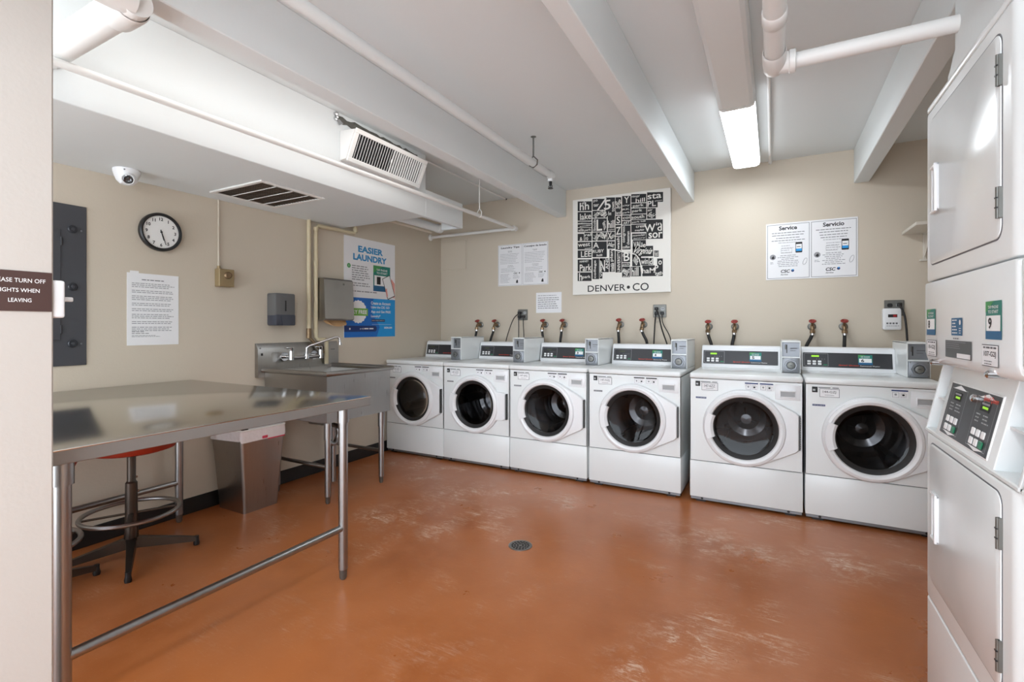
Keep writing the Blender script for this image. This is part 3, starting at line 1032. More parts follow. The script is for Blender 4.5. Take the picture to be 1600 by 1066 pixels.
A = [
 (140, 172, 274, 258, [('hh', 160, 176, 248, 252), ('of', 180, 172, 206, 200)]),
 (140, 265, 272, 342, [('lake', 162, 272, 268, 336)]), (140, 348, 272, 366, [('highlands', 150, 350, 262, 364)]),
 (140, 372, 272, 400, [('avondale', 160, 376, 264, 396)]), (140, 404, 272, 442, [('villa', 146, 408, 200, 438), ('park', 206, 410, 266, 440)]),
 (140, 456, 200, 520, [('&', 160, 485, 186, 518)]), (204, 448, 272, 520, [('ral', 208, 452, 268, 480), ('ro', 212, 486, 240, 516)]),
 (140, 528, 272, 594, [('west', 144, 534, 258, 572), ('wood', 206, 576, 264, 592)]),
 (140, 602, 272, 670, [('LEE', 172, 606, 268, 662)]), (140, 682, 272, 788, [('HARVEY', 160, 688, 244, 710), ('Park', 160, 722, 270, 786)]),
 (140, 796, 272, 872, [('h', 154, 800, 184, 868), ('park', 188, 820, 262, 856)]),
 (280, 152, 400, 250, [('po', 290, 158, 328, 184), ('ter', 290, 192, 340, 222)]),
 (404, 142, 486, 306, [('5', 386, 160, 448, 250), ('town', 456, 180, 482, 268, 90), ('five', 424, 262, 452, 300)]),
 (280, 256, 414, 318, [('union', 290, 262, 340, 312, 40), ('sun', 340, 250, 400, 300, 40), ('east', 372, 266, 410, 312, 40)]),
 (280, 324, 412, 440, [('L', 318, 330, 370, 434), ('lincoln', 286, 330, 312, 432, 90), ('alma', 378, 340, 408, 420, -60)]),
 (420, 306, 484, 436, [('hill', 422, 340, 480, 412), ('capitol', 424, 416, 480, 432)]),
 (280, 446, 412, 518, [('baker', 290, 448, 340, 512, 60), ('speer', 330, 452, 400, 512, -40), ('V', 375, 452, 412, 510)]),
 (416, 442, 484, 518, [('X', 420, 446, 456, 510), ('alamo', 440, 462, 480, 500, 40)]),
 (280, 526, 412, 664, [('A', 286, 532, 340, 586), ('RUBY', 284, 594, 386, 628), ('hill', 320, 636, 370, 658)]),
 (418, 526, 484, 592, [('plat', 424, 532, 478, 586, -25)]),
 (280, 674, 342, 856, [('college', 292, 690, 318, 850, 90)]), (346, 674, 372, 852, [('view', 350, 690, 368, 840, 90)]),
 (346, 674, 430, 796, [('N', 350, 690, 396, 790), ('AND', 402, 660, 426, 770, 90)]),
 (436, 598, 484, 794, [('plan', 440, 606, 474, 704, 90), ('rosedale', 442, 715, 478, 790, 90)]),
 (490, 142, 540, 230, [('five', 494, 150, 536, 226, 40)]), (490, 210, 540, 296, [('sky', 494, 216, 536, 248), ('land', 494, 262, 536, 292)]),
 (490, 304, 540, 378, [('S', 500, 310, 530, 372)]), (490, 384, 540, 480, [('Z', 494, 400, 536, 470)]),
 (490, 486, 540, 604, [('wash', 500, 492, 526, 600, 90)]), (490, 608, 544, 800, [('UNIVERSITY', 506, 616, 532, 796, 90)]),
 (548, 132, 622, 296, [('Y', 566, 136, 610, 196), ('city', 552, 204, 616, 228), ('RK', 552, 238, 614, 258), ('park', 552, 266, 616, 290)]),
 (548, 302, 622, 344, [('coi', 554, 306, 616, 336)]), (548, 350, 622, 384, [('ART', 558, 354, 614, 380)]),
 (548, 390, 622, 600, [('congress', 556, 396, 580, 540, 90), ('cheesman', 588, 440, 612, 560, 90), ('colfax', 552, 562, 616, 592)]),
 (548, 622, 618, 712, [('B', 562, 624, 612, 702), ('o', 552, 640, 566, 662)]), (548, 718, 616, 742, [('park', 554, 722, 612, 740)]),
 (548, 748, 616, 842, [('wells', 552, 756, 612, 820, -35), ('shire', 556, 826, 610, 840)]),
 (628, 118, 756, 192, [('hill', 666, 150, 744, 192), ('north', 634, 122, 700, 150, -25)]),
 (628, 198, 756, 236, [('park', 642, 200, 734, 240)]), (628, 242, 756, 290, [('park', 636, 246, 722, 284)]),
 (628, 296, 756, 340, [('south', 632, 298, 738, 336)]), (628, 344, 756, 378, [('park hill', 636, 348, 748, 374)]),
 (628, 384, 756, 452, [('crest', 668, 386, 750, 414), ('mayfair', 660, 420, 740, 448)]),
 (634, 462, 754, 516, [('montclair', 640, 466, 748, 488), ('lowry', 650, 494, 748, 512)]),
 (640, 520, 752, 596, [('VAL', 648, 530, 716, 582), ('le', 716, 540, 750, 586)]),
 (762, 106, 894, 192, [('sta', 766, 112, 880, 168), ('pleton', 828, 172, 886, 190)]), (762, 192, 850, 238, [('PL', 766, 176, 836, 232)]),
 (762, 244, 834, 336, [('air', 768, 248, 808, 272), ('field', 770, 280, 826, 326, -40)]),
 (756, 344, 892, 512, [('W', 740, 380, 830, 452), ('in', 836, 366, 880, 396), ('d', 848, 386, 884, 444), ('sor', 774, 452, 888, 508)]),
 (640, 572, 812, 664, [('Virginia', 640, 580, 806, 660, -16), ]), (820, 614, 858, 668, [('field', 824, 618, 854, 664)]),
 (636, 640, 712, 748, [('hills', 650, 660, 690, 730, -40)]), (622, 752, 712, 836, [('hill', 630, 756, 690, 832)]),
 (706, 676, 776, 740, [('win', 712, 682, 770, 732)]), (780, 678, 812, 738, [('d', 784, 684, 808, 734)]),
 (722, 742, 892, 836, [('haM', 722, 762, 826, 812), ('P', 826, 740, 856, 790), ('den', 826, 790, 886, 832, 25)]), (846, 684, 892, 742, [('o', 856, 700, 884, 738)]),
]
for a in A:
    ablock(*a)
# curved light road line crossing the map
art.use('canvas').poly([am(322, 250), am(338, 250), am(412, 150), am(398, 148)], Y0 - .0006)
pts = [(446, 596), (500, 606), (560, 622), (620, 632), (664, 644), (694, 680), (708, 730), (716, 800)]
for (a, b), (c, d) in zip(pts, pts[1:]):
    dx, dy = c - a, d - b
    l = math.hypot(dx, dy)
    nx, ny = -dy / l * 4.5, dx / l * 4.5
    art.poly([am(a + nx, b + ny), am(c + nx, d + ny), am(c - nx, d - ny), am(a - nx, b - ny)], Y0 - .001)
obj('printed_panel', art, t)
mb = MB('ink')
q0, q1 = am(236, 968), am(578, 902)
mb.fit('DENVER', q0[0], q1[0], q0[1], q1[1], Y0, .008)
q0, q1 = am(640, 962), am(776, 892)
mb.fit('CO', q0[0], q1[0], q0[1], q1[1], Y0, .008)
q = am(603, 930)
mb.disc(q[0], q[1], .015, Y0, 18)
obj('lettering', mb, t)

def csc(mb, x, z, h, y):
    mb.use('ink').text('CSC', x - h * .5, z, h, y, 'c', .03, .2)
    mb.use('navy').disc(x + h * 1.45, z + h * .1, h * .42, y, 12)
    mb.use('blue_lt').poly([(x + h * 1.2, z + h * .5), (x + h * 1.5, z + h * .1), (x + h * 1.8, z + h * .55)], y - .0004)
    mb.use('ink_mid').text('Service', x - h * .8, z - h, h * .5, y, 'c', .02, .3)
    return mb

t = thing('service_sign', 'white service notice in two languages, right of the artwork', 'sign', on_back(.258, 1.823), 0)
obj('backing', MB('paper').box(-.309, .309, -.004, 0, -.228, .228, .001, 1), t)
for x0, head in ((-.300, 'Service'), (.006, 'Servicio')):
    y = -.0045
    x1 = x0 + .294
    cx = (x0 + x1) / 2
    mb = MB('ink_mid').frame(x0, x1, -.218, .216, .003, y)
    mb.use('ink').text(head, cx, .186, .033, y, 'c', .03)
    mb.use('ink_mid')
    mb.lines(x0 + .03, x1 - .03, .148, .128, 2, .005, y, True).lines(x0 + .03, x1 - .03, .106, .086, 2, .005, y, True)
    mb.use('ink_soft').lines(x0 + .05, x1 - .06, .068, .068, 1, .004, y, True)
    mb.lines(x0 + .10, x1 - .10, .042, -.012, 4, .004, y).frame(x0 + .098, x0 + .175, -.018, .02, .0015, y)
    mb.lines(x0 + .07, x1 - .07, -.036, -.122, 7, .005, y, True)
    mb.use('ink').prism(rounded(x1 - .095, x1 - .048, -.018, .066, .005, 3), 'y', y - .0004, y)
    mb.use('white_print').rect(x1 - .091, x1 - .052, .012, .050, y - .0006)
    mb.use('blue_lt').rect(x1 - .091, x1 - .052, -.006, .014, y - .0008)
    mb.use('ink_mid').rect(x1 - .086, x1 - .06, .026, .032, y - .001)
    mb.use('ink_soft').disc(x0 + .04, -.045, .022, y, 16)
    mb.use('ink').poly([(x0 + .028, -.05), (x0 + .046, -.034), (x0 + .052, -.054), (x0 + .04, -.062)], y - .0004)
    mb.use('ink_soft').lines(x0 + .022, x0 + .058, -.088, -.098, 2, .004, y)
    mb.tube([(x1 - .03 + .012 * math.cos(2 * PI * i / 14) + .008 * math.sin(2 * PI * i / 14), y, -.09 + .026 * math.sin(2 * PI * i / 14)) for i in range(14)], .0015, 4, closed=True)
    csc(mb, cx - .005, -.162, .026, y)
    p_ = obj('service_panel', mb, t)
    p_['label'] = 'English half headed Service' if head == 'Service' else 'Spanish half headed Servicio'

t = thing('tips_sign', 'white laundry tips notice in two columns, left of the artwork', 'sign', on_back(-2.292, 1.862), 0)
obj('backing', MB('paper').box(-.292, .292, -.004, 0, -.218, .218, .001, 1), t)
for x0, head in ((-.286, 'Laundry Tips'), (.006, 'Consejos de lavado')):
    y = -.0045
    x1 = x0 + .280
    cx = (x0 + x1) / 2
    mb = MB('ink_soft').frame(x0, x1, -.212, .212, .0022, y)
    mb.use('ink').fit(head, x0 + .03 if x0 < 0 else x0 + .012, x1 - .03 if x0 < 0 else x1 - .012, .172, .196, y, .03)
    mb.use('ink_soft')
    mb.lines(cx - .03, cx + .03, .148, .138, 2, .004, y, True).lines(x0 + .02, x1 - .02, .118, .02, 7, .0035, y, lo=.75)
    mb.lines(cx - .04, cx + .05, -.004, -.018, 2, .004, y, True).lines(x0 + .03, x1 - .04, -.036, -.068, 3, .0035, y, lo=.7)
    mb.lines(x0 + .02, x0 + .15, -.095, -.18, 7, .0035, y, lo=.7).lines(x0 + .175, x1 - .02, -.108, -.14, 4, .003, y)
    mb.use('ink').text('CSC', x0 + .205, -.088, .018, y, 'c', .03, .2).disc(x0 + .25, -.086, .007, y, 10)
    mb.poly([(x0 + .21, -.19), (x0 + .235, -.19), (x0 + .232, -.16), (x0 + .222, -.155), (x0 + .212, -.17)], y)
    p_ = obj('tips_panel', mb, t)
    p_['label'] = 'English column headed Laundry Tips' if x0 < 0 else 'Spanish column of tips'

mb = MB('paper').box(-.140, .140, -.002, 0, -.103, .103)
mb.use('ink_soft').lines(-.12, .12, .072, .072, 1, .006, -.0025, lo=.5)
mb.use('ink_mid').lines(-.12, .12, .048, -.055, 6, .006, -.0025, lo=.8)
tag(obj('paper_note', mb, None, on_back(-1.996, 1.458)), 'small white printed note taped up below the laundry tips', 'note')

mb = MB('wall').box(-.172, .172, -.008, 0, -.162, .162, .003, 1)
t = thing('access_panel', 'beige painted square access panel in the back wall corner', 'panel', on_back(-3.160, 2.015), 0)
obj('panel_frame', MB('wall').box(-.188, .188, -.004, 0, -.178, .178, .002, 1), t)
obj('panel_door', MB('wall').box(-.168, .168, -.012, -.002, -.158, .158, .003, 1), t)

t = thing('wall_shelf', 'beige bracketed shelf high on the back wall near the dryers', 'shelf', (1.05, YB, 1.885), 0)
obj('board', MB('beige_shelf').box(-.22, .245, -.40, 0, 0, .022, .002, 1), t)
mb = MB('beige_shelf').box(-.10, -.084, -.012, 0, -.19, 0, .001, 1)
mb.box(-.10, -.084, -.25, 0, -.012, 0, .001, 1)
mb.prism([(-.012, -.012), (-.22, -.012), (-.012, -.17)], 'x', -.094, -.090)
mb.box(-.12, -.03, -.03, 0, -.20, -.186, .001, 1)
obj('bracket', mb, t)

# ------------------------------------------------------------------ left wall
t = thing('wall_clock', 'round black-rimmed wall clock with white face', 'clock', on_left(1.594, 1.795), LEFT)
obj('rim', MB('black').lathe([(.112, 0), (.117, -.012), (.117, -.034), (.111, -.042), (.102, -.040), (.098, -.030)], (0, 0, 0), 'y', 48), t)
f = obj('clock_face', MB('clock_face').lathe([(.100, -.028), (.001, -.028)], (0, 0, 0), 'y', 48), t)
mb = MB('ink')
for k in range(1, 13):
    a = PI / 2 - 2 * PI * k / 12
    mb.text(str(k), .079 * math.cos(a), .079 * math.sin(a), .0195, -.0288, 'c', .03)
for k in range(60):
    a = 2 * PI * k / 60
    mb.disc(.093 * math.cos(a), .093 * math.sin(a), .0011, -.0288, 6)
obj('numerals', mb, f)
def hand(ang, l, w_, y):
    a = PI / 2 - math.radians(ang)
    c, s = math.cos(a), math.sin(a)
    def p(u, v): return (c * u - s * v, s * u + c * v)
    return MB('ink').prism([p(-.014, -w_), p(l, -w_ * .6), p(l, w_ * .6), p(-.014, w_)], 'y', y - .001, y)
obj('hour_hand', hand(165, .052, .003, -.031), f)
obj('minute_hand', hand(163, .080, .0022, -.033), f)
obj('second_hand', hand(160, .084, .0006, -.035), f)
obj('hub', MB('ink').lathe([(.005, -.028), (.005, -.036), (.001, -.036)], (0, 0, 0), 'y', 14), f)

t = thing('electric_panel', 'slate-grey metal electrical panel on the left wall', 'electrical panel', (XL + .001, .94, 1.437), LEFT)
obj('cover', MB('panel_grey').box(-.30, .294, -.008, 0, -.434, .434, .002, 1), t)
d = obj('panel_door', MB('panel_grey').box(-.20, .182, -.013, -.007, -.296, .296, .002, 1), t)
for z in (.232, -.238):
    obj('hinge', MB('panel_dark').cyl((.184, -.012, z - .022), (.184, -.012, z + .022), .005, n=8), d)
for z in (.303, -.008, -.315):
    k = obj('latch', MB('panel_dark').lathe([(.021, -.006), (.021, -.014), (.017, -.018), (.001, -.018)], (.232, 0, z), 'y', 20), t)
    obj('latch_screw', MB('panel_grey').lathe([(.008, -.018), (.007, -.021), (.001, -.021)], (.232, 0, z), 'y', 12), k)
for z in (.30, -.317):
    obj('screw', MB('coin_metal').lathe([(.005, -.008), (.004, -.011), (.001, -.011)], (.27, 0, z), 'y', 10), t)

mb = MB('paper').box(-.140, .140, -.002, 0, -.216, .216)
mb.use('ink_mid').lines(-.065, .065, .178, .178, 1, .005, -.0025, True, lo=.95)
mb.use('ink_soft')
z = .155
for k in (3, 2, 3, 2, 2, 3, 2, 3):
    mb.lines(-.116, .116, z, z - .0105 * (k - 1), k, .0042, -.0025, lo=.85)
    z -= .0105 * k + .012
mb.lines(-.116, -.02, -.135, -.145, 2, .0045, -.0025).lines(-.116, .06, -.158, -.164, 2, .003, -.0025)
mb.use('paper').box(-.125, -.08, -.0025, -.0005, .205, .228)
tag(obj('paper_notice', mb, None, on_left(1.566, 1.318), LEFT), 'white typed notice sheet taped up below the clock', 'notice')

t = thing('thermostat', 'brass-coloured thermostat box with a dial on the left wall', 'thermostat', on_left(1.985, 1.547), LEFT)
obj('box', MB('brass_box').box(-.052, .052, -.055, 0, -.060, .060, .003, 1), t)
obj('dial', MB('brass').lathe([(.026, -.055), (.023, -.064), (.018, -.068), (.001, -.068)], (.006, 0, .018), 'y', 24), t)
mb = MB('wall').cyl((-.03, -.010,   .060), (-.03, -.010, .534), .006, n=10)
mb.use('brass_box').cyl((-.03, -.010, .058), (-.03, -.010, .082), .011, n=12)
obj('conduit', mb, t)

t = thing('soap_dispenser', 'grey soap dispenser with a blue-grey base on the left wall', 'soap dispenser', on_left(2.405, 1.343), LEFT)
obj('body', MB('disp').prism(rounded(-.085, .082, -.118, .122, .012, 4), 'y', -.10, 0, .006), t)
mb = MB('disp_blue').prism(rounded(-.086, .083, -.120, -.038, .010, 4), 'y', -.104, -.004, .006)
mb.prism([(-.03, -.12), (.03, -.12), (.045, -.05), (-.045, -.05)], 'y', -.110, -.09)
obj('push_bar', mb, t)
obj('level_window', MB('ink').box(-.006, .006, -.1025, -.09, -.012, .068, .002, 1), t)
mb = MB('ink_mid').rect(-.02, .02, .094, .101, -.1005)
obj('maker_mark', mb, t)

t = thing('paper_towel_dispenser', 'stainless paper towel dispenser covering the poster edge', 'paper towel dispenser', on_left(2.905, 1.44), LEFT)
prof = [(-.006, -.175), (-.115, -.172), (-.125, -.16), (-.11, .165), (-.098, .178), (0, .178)]
obj('cabinet', MB('steel').prism([(p, q) for p, q in prof], 'x', -.155, .155, .004), t)
obj('lock', MB('bare_metal').lathe([(.009, -.108), (.009, -.113), (.001, -.113)], (.05, 0, .135), 'y', 14), t)
mb = MB('kraft')
mb.loft([[(-.125 + .25 * i / 12, -.055 - .01 * math.sin(i), -.170) for i in range(13)],
         [(-.10 + .22 * i / 12, -.072 - .008 * math.sin(i * 1.3), -.198 + .004 * math.sin(i)) for i in range(13)],
         [(-.06 + .15 * i / 12, -.088 - .008 * math.sin(i * 1.7), -.214 - .010 * math.sin(PI * i / 12)) for i in range(13)]], False)
obj('paper_towel', mb, t)

# blue and white poster
t = thing('laundry_poster', 'blue and white EASIER LAUNDRY poster on the left wall', 'poster', on_left(3.385, 1.573), LEFT)
PW, PH = .327, .455
y = -.0035
mb = MB('paper').box(-PW, PW, -.003, 0, -PH, PH)
def pm(px, py):
    # photo crop (640 x 1066) to poster coordinates
    u = (px - 78) / 470.0
    top = 45 + 85 * u
    bot = 1022 - 20 * u
    return (-PW + 2 * PW * u, PH - 2 * PH * (py - top) / (bot - top))
def pr(a, b, c, d):
    p, q = pm(a, d), pm(c, b)
    return p[0], q[0], p[1], q[1]
def pq(m, a, b, c, d, y_):
    m.poly([pm(a, d), pm(c, d), pm(c, b), pm(a, b)], y_)
sheet = mb
mb = MB('blue_lt')
x0, x1 = -PW, PW
zs = -.092
mb.rect(x0, x1, -PH, zs, y)
mb.use('blue')
mb.poly([(x0, -PH), (x0 + .40, -PH), (x0 + .44, -.36), (x0 + .33, -.22), (x0 + .36, zs), (x0, zs)], y - .0004)
mb.use('navy').prism(rounded(x0, x0 + .40, -.405, -.350, .026, 5, (1, 0, 0, 1)), 'y', y - .0009, y - .0006)
mb.use('white_print')
n = 36
mb.poly([(x0 + .165 + (.103 + (.005 if i % 2 else -.003)) * math.cos(2 * PI * i / n), -.222 + (.103 + (.005 if i % 2 else -.003)) * math.sin(2 * PI * i / n)) for i in range(n)], y - .0008)
mb.use('lime').rect(x0 + .05, x0 + .285, -.258, -.190, y - .0011)
mb.use('white_print').fit('TRY FREE', x0 + .062, x0 + .272, -.242, -.206, y - .0014, .02)
for k, s in enumerate(('Create an Account', 'Using the CSC GO', 'App and Get FREE', 'Laundry*')):
    z = -.135 - .042 * k
    wd = (.265, .25, .265, .125)[k]
    mb.fit(s, x0 + .325, x0 + .325 + wd, z - .015, z + .015, y - .0009, .02)
mb.use('navy').rect(x0 + .33, x0 + .51, -.312, -.288, y - .0009)
mb.use('ink_soft').lines(x0 + .335, x0 + .50, -.300, -.300, 1, .008, y - .0013, ragged=False)
mb.use('white_print').rect(x0 + .335, x0 + .60, -.338, -.3365, y - .0009)
mb.fit('or visit', x0 + .185, x0 + .235, -.384, -.370, y - .0013, .01).lines(x0 + .24, x0 + .37, -.377, -.377, 1, .011, y - .0013, ragged=False)
mb.fit('cscsw.com', x0 + .50, x0 + .61, -.378, -.360, y - .0009, .02)
mb.disc(x0 + .065, -.378, .009, y - .0013, 12)
obj('blue_band', mb, t)
mb = MB('blue_hd')
a = pr(198, 135, 424, 205); mb.fit('EASIER', x0 + .165, x0 + .485, .325, .385, y, .045)
mb.fit('LAUNDRY', x0 + .105, x0 + .535, .248, .308, y, .045)
obj('heading', mb, t)
mb = sheet.use('ink_soft')
for k, wd in enumerate((.19, .20, .18, .20, .21, .22, .15)):
    mb.lines(x0 + .09, x0 + .09 + wd, .195 - .0205 * k, 0, 1, .009, y, ragged=False)
for k, wd in enumerate((.20, .22)):
    mb.lines(x0 + .09, x0 + .09 + wd, .038 - .021 * k, 0, 1, .009, y, ragged=False)
mb.lines(x0 + .09, x0 + .40, -.035, 0, 1, .010, y, ragged=False)
mb.use('green')
for z, s in ((.19, '1'), (.03, '2'), (-.035, '3')):
    mb.use('green').disc(x0 + .055, z, .021, y, 20)
    mb.use('white_print').text(s, x0 + .055, z, .02, y - .0004, 'c', .01)
obj('sheet', mb, t)
mb = MB()
sticker(mb, x0 + .355, x0 + .585, -.02, .225, y, '1')
obj('sticker_picture', mb, t)
mb = MB('skin').poly([(x0 + .60, .115), (x0 + .648, .07), (x0 + .648, -.075), (x0 + .56, -.05)], y - .0009)
mb.use('ink').poly([(x0 + .472, .105), (x0 + .575, .150), (x0 + .652, -.055), (x0 + .55, -.095)], y - .0012)
mb.use('white_print').poly([(x0 + .480, .102), (x0 + .571, .142), (x0 + .644, -.050), (x0 + .553, -.086)], y - .0016)
mb.use('skin').poly([(x0 + .515, .00), (x0 + .535, .02), (x0 + .55, -.06), (x0 + .535, -.075)], y - .002)
obj('phone_picture', mb, t)

# beige supply pipes feeding the sink
t = thing('water_pipe', 'left of two beige supply pipes running down to the sink', 'pipe', on_left(2.668, 0), LEFT, 'beige supply pipes above the sink')
obj('pipe_run', MB('cream_paint').tube([(0, -.03, 2.08), (0, -.03, 1.17)], .016, 14), t)
mb = MB('brass').cyl((0, -.03, 1.12), (0, -.03, 1.20), .020, n=12)
mb.tube([(0, -.03, 1.13), (.05, -.06, 1.06), (.11, -.07, 1.0)], .013, 10, smooth=4)
obj('fitting', mb, t)
t = thing('water_pipe', 'right of two beige supply pipes, turning along under the bulkhead', 'pipe', on_left(2.732, 0), LEFT, 'beige supply pipes above the sink')
mb = MB('cream_paint').tube([(.425, -.035, 2.14), (.425, -.035, 2.068), (.41, -.035, 2.052), (.02, -.035, 2.045), (0, -.035, 2.025), (0, -.035, 1.125), (.015, -.04, 1.11), (.07, -.058, 1.108)], .016, 14)
mb.tube([(.07, -.058, 1.108), (.085, -.06, 1.10), (.085, -.062, .905)], .016, 12)
obj('pipe_run', mb, t)
mb = MB('cream_paint')
for z in (1.16, 1.72, 2.0):
    mb.cyl((0, -.035, z), (0, -.035, z + .03), .020, n=12)
mb.cyl((.425, -.035, 2.06), (.425, -.035, 2.10), .021, n=12)
obj('fitting', mb, t)

# ------------------------------------------------------------------ steel table, stools, bin
def tube_leg(mb, x, y, z0, z1, r):
    mb.cyl((x, y, z0 + .05), (x, y, z1 - .05), r, n=18)
    mb.cyl((x, y, z1 - .075), (x, y, z1), r * 1.28, n=18)
t = thing('work_table', 'large stainless steel work table standing along the left wall', 'table', (-2.53, 1.14, 0), 0)
TX0, TX1, TY0, TY1 = -3.325 + 2.53, -1.748 + 2.53, .536 - 1.14, 1.772 - 1.14
mb = MB('steel_top').box(TX0, TX1, TY0, TY1, .864, .870, .0028, 2)
mb.use('steel_apron').box(TX0 + .0006, TX1 - .0006, TY0 + .0006, TY1 - .0006, .826, .8655, .002, 1)
obj('tabletop', mb, t)
for lx in (-3.245 + 2.53, -1.82 + 2.53):
    for ly in (.617 - 1.14, 1.662 - 1.14):
        mb = MB('steel_tube')
        tube_leg(mb, lx, ly, 0, .828, .0215)
        l_ = obj('leg', mb, t)
        obj('foot', MB('bare_metal').lathe([(.012, 0), (.017, .01), (.019, .05), (.0215, .056)], (lx, ly, 0), 'z', 16, True, True), l_)
for lx in (-3.245 + 2.53, -1.82 + 2.53):
    obj('stretcher', MB('steel_tube').cyl((lx, .617 - 1.14, .247), (lx, 1.662 - 1.14, .247), .0165, n=16), t)

def stool(x, y, ang, label):
    t = thing('swivel_stool', label, 'stool', (x, y, 0), math.radians(ang), 'red-seated stools under the table')
    obj('seat', MB('seat_red').lathe([(.001, .566), (.16, .566), (.190, .576), (.200, .60), (.196, .622), (.17, .635), (.001, .638)], (0, 0, 0), 'z', 40), t)
    obj('post', MB('dark_metal').lathe([(.018, .07), (.032, .10), (.030, .16), (.028, .19), (.026, .40), (.022, .405), (.019, .41), (.019, .545), (.05, .567)], (0, 0, 0), 'z', 20), t)
    obj('post_pin', MB('chrome').cyl((.02, 0, .35), (.032, 0, .35), .006, n=8).cyl((.016, 0, .425), (.026, 0, .425), .005, n=8), t)
    mb = MB('steel_tube').tube([(.208 * math.cos(2 * PI * i / 40), .208 * math.sin(2 * PI * i / 40), .245) for i in range(40)], .011, 10, closed=True)
    obj('foot_ring', mb, t)
    obj('ring_bracket', MB('dark_metal').box(-.2, .2, -.012, .012, .238, .243).box(-.012, .012, -.2, .2, .238, .243), t)
    for k in range(4):
        a = PI / 2 * k
        c, s = math.cos(a), math.sin(a)
        def p(r, q, z): return (c * r - s * q, s * r + c * q, z)
        mb = MB('dark_metal')
        mb.loft([[p(.02, -.022, .06), p(.02, .022, .06), p(.02, .020, .115), p(.02, -.020, .115)],
                 [p(.29, -.011, .022), p(.29, .011, .022), p(.29, .010, .046), p(.29, -.010, .046)]], True, True, True)
        l_ = obj('leg', mb, t)
        obj('glide', MB('black').lathe([(.014, 0), (.016, .012), (.012, .03), (.012, .05)], p(.285, 0, 0), 'z', 14, True, True), l_)
stool(-2.95, 1.28, 64, 'red-topped swivel stool with a foot ring, farther from the near wall')
stool(-2.90, .832, 92, 'red-topped swivel stool half hidden behind the near table leg')

t = thing('trash_can', 'tapered stainless trash can with a white liner, beside the sink', 'trash can', (-3.145, 2.05, 0), 0)
def rr(hx, hy, r, z, dx=0, dy=0):
    return [(p + dx, q + dy, z) for p, q in rounded(-hx, hx, -hy, hy, r, 4)]
obj('bin', MB('steel_bin').loft([rr(.142, .122, .02, 0), rr(.142, .122, .02, .006), rr(.166, .158, .02, .50), rr(.160, .152, .02, .50), rr(.136, .116, .02, .012)], True, True, True), t)
mb = MB('bag')
lp = []
for k, (d, z) in enumerate(((-.02, .40), (-.008, .50), (-.002, .535), (.004, .540), (.006, .50), (.007, .470))):
    ring = rr(.166 + d, .158 + d, .02, z)
    ring = [(p, q, zz + (.006 * math.sin(i * 2.1) + .008 * math.sin(i * .9) if k >= 5 else .003 * math.sin(i * 1.7))) for i, (p, q, zz) in enumerate(ring)]
    lp.append(ring)
mb.loft(lp)
mb.use('bag_pink').box(.172, .178, -.02, .02, .474, .492, .003, 1).box(.172, .1755, .02, .15, .462, .470, .001, 1)
obj('liner', mb, t)
obj('rim_band', MB('white_paint').tube(rr(.168, .160, .02, .543), .006, 8, closed=True), t)
mb = MB('paper')
mb.M = Matrix.Translation((-3.13, 2.07, .585)) @ Matrix.Rotation(.12, 4, 'Y') @ Matrix.Rotation(.05, 4, 'Z')
mb.box(-.13, .135, -.125, .125, -.028, .010, .003, 1)
mb.use('black').box(-.13, .13, -.155, -.127, -.03, .0)
tag(obj('discarded_carton', mb, None), 'white and black carton lying on top of the trash can', 'carton')

# ------------------------------------------------------------------ steel laundry sink
t = thing('utility_sink', 'stainless steel utility sink on four legs with a backsplash', 'sink', (-2.97, 2.58, 0), 0)
SX0, SX1, SY0, SY1 = -3.300 + 2.97, -2.645 + 2.97, 2.275 - 2.58, 2.885 - 2.58
def rect_loop(x0, x1, y0, y1, z): return [(x0, y0, z), (x1, y0, z), (x1, y1, z), (x0, y1, z)]
mb = MB('steel')
mb.loft([rect_loop(SX0, SX1, SY0, SY1, .558), rect_loop(SX0, SX1, SY0, SY1, .892), rect_loop(SX0 + .012, SX1 - .004, SY0 + .004, SY1 - .004, .894),
         rect_loop(SX0 + .02, SX1 - .02, SY0 + .02, SY1 - .02, .875), rect_loop(SX0 + .03, SX1 - .03, SY0 + .03, SY1 - .03, .60),
         rect_loop(SX0 + .06, SX1 - .06, SY0 + .06, SY1 - .06, .585)], True, True, True)
obj('basin', mb, t)
r = .017
mb = MB('steel').tube([(SX0, SY0 - .012, .893), (SX1 + .012, SY0 - .012, .893), (SX1 + .012, SY1 + .012, .893), (SX0, SY1 + .012, .893)], r, 14)
obj('rolled_rim', mb, t)
prof = [(-.001, .84), (-.036, .84), (-.036, 1.045), (-.016, 1.090), (-.001, 1.090)]
mb = MB('steel')
mb.M = Matrix.Translation((XL + 2.97 + .002, 0, 0)) @ Matrix.Rotation(PI / 2, 4, 'Z')
mb.prism(prof, 'x', 2.222 - 2.58, 2.965 - 2.58, .002)
mb.use('ink').rect(2.245 - 2.58, 2.262 - 2.58, 1.0, 1.018, -.0365)
mb.use('ink_mid').rect(2.88 - 2.58, 2.925 - 2.58, 1.02, 1.026, -.0365)
mb.use('bare_metal').lathe([(.006, -.037), (.004, -.040), (.001, -.040)], (2.24 - 2.58, 0, 1.055), 'y', 10)
obj('backsplash', mb, t)
for lx in (-3.215 + 2.97, -2.685 + 2.97):
    for ly in (2.318 - 2.58, 2.832 - 2.58):
        mb = MB('steel_tube').cyl((lx, ly, .05), (lx, ly, .47), .0205, n=16).cyl((lx, ly, .44), (lx, ly, .56), .0255, n=16)
        l_ = obj('leg', mb, t)
        obj('foot', MB('bare_metal').lathe([(.011, 0), (.015, .01), (.016, .045), (.0205, .052)], (lx, ly, 0), 'z', 14, True, True), l_)
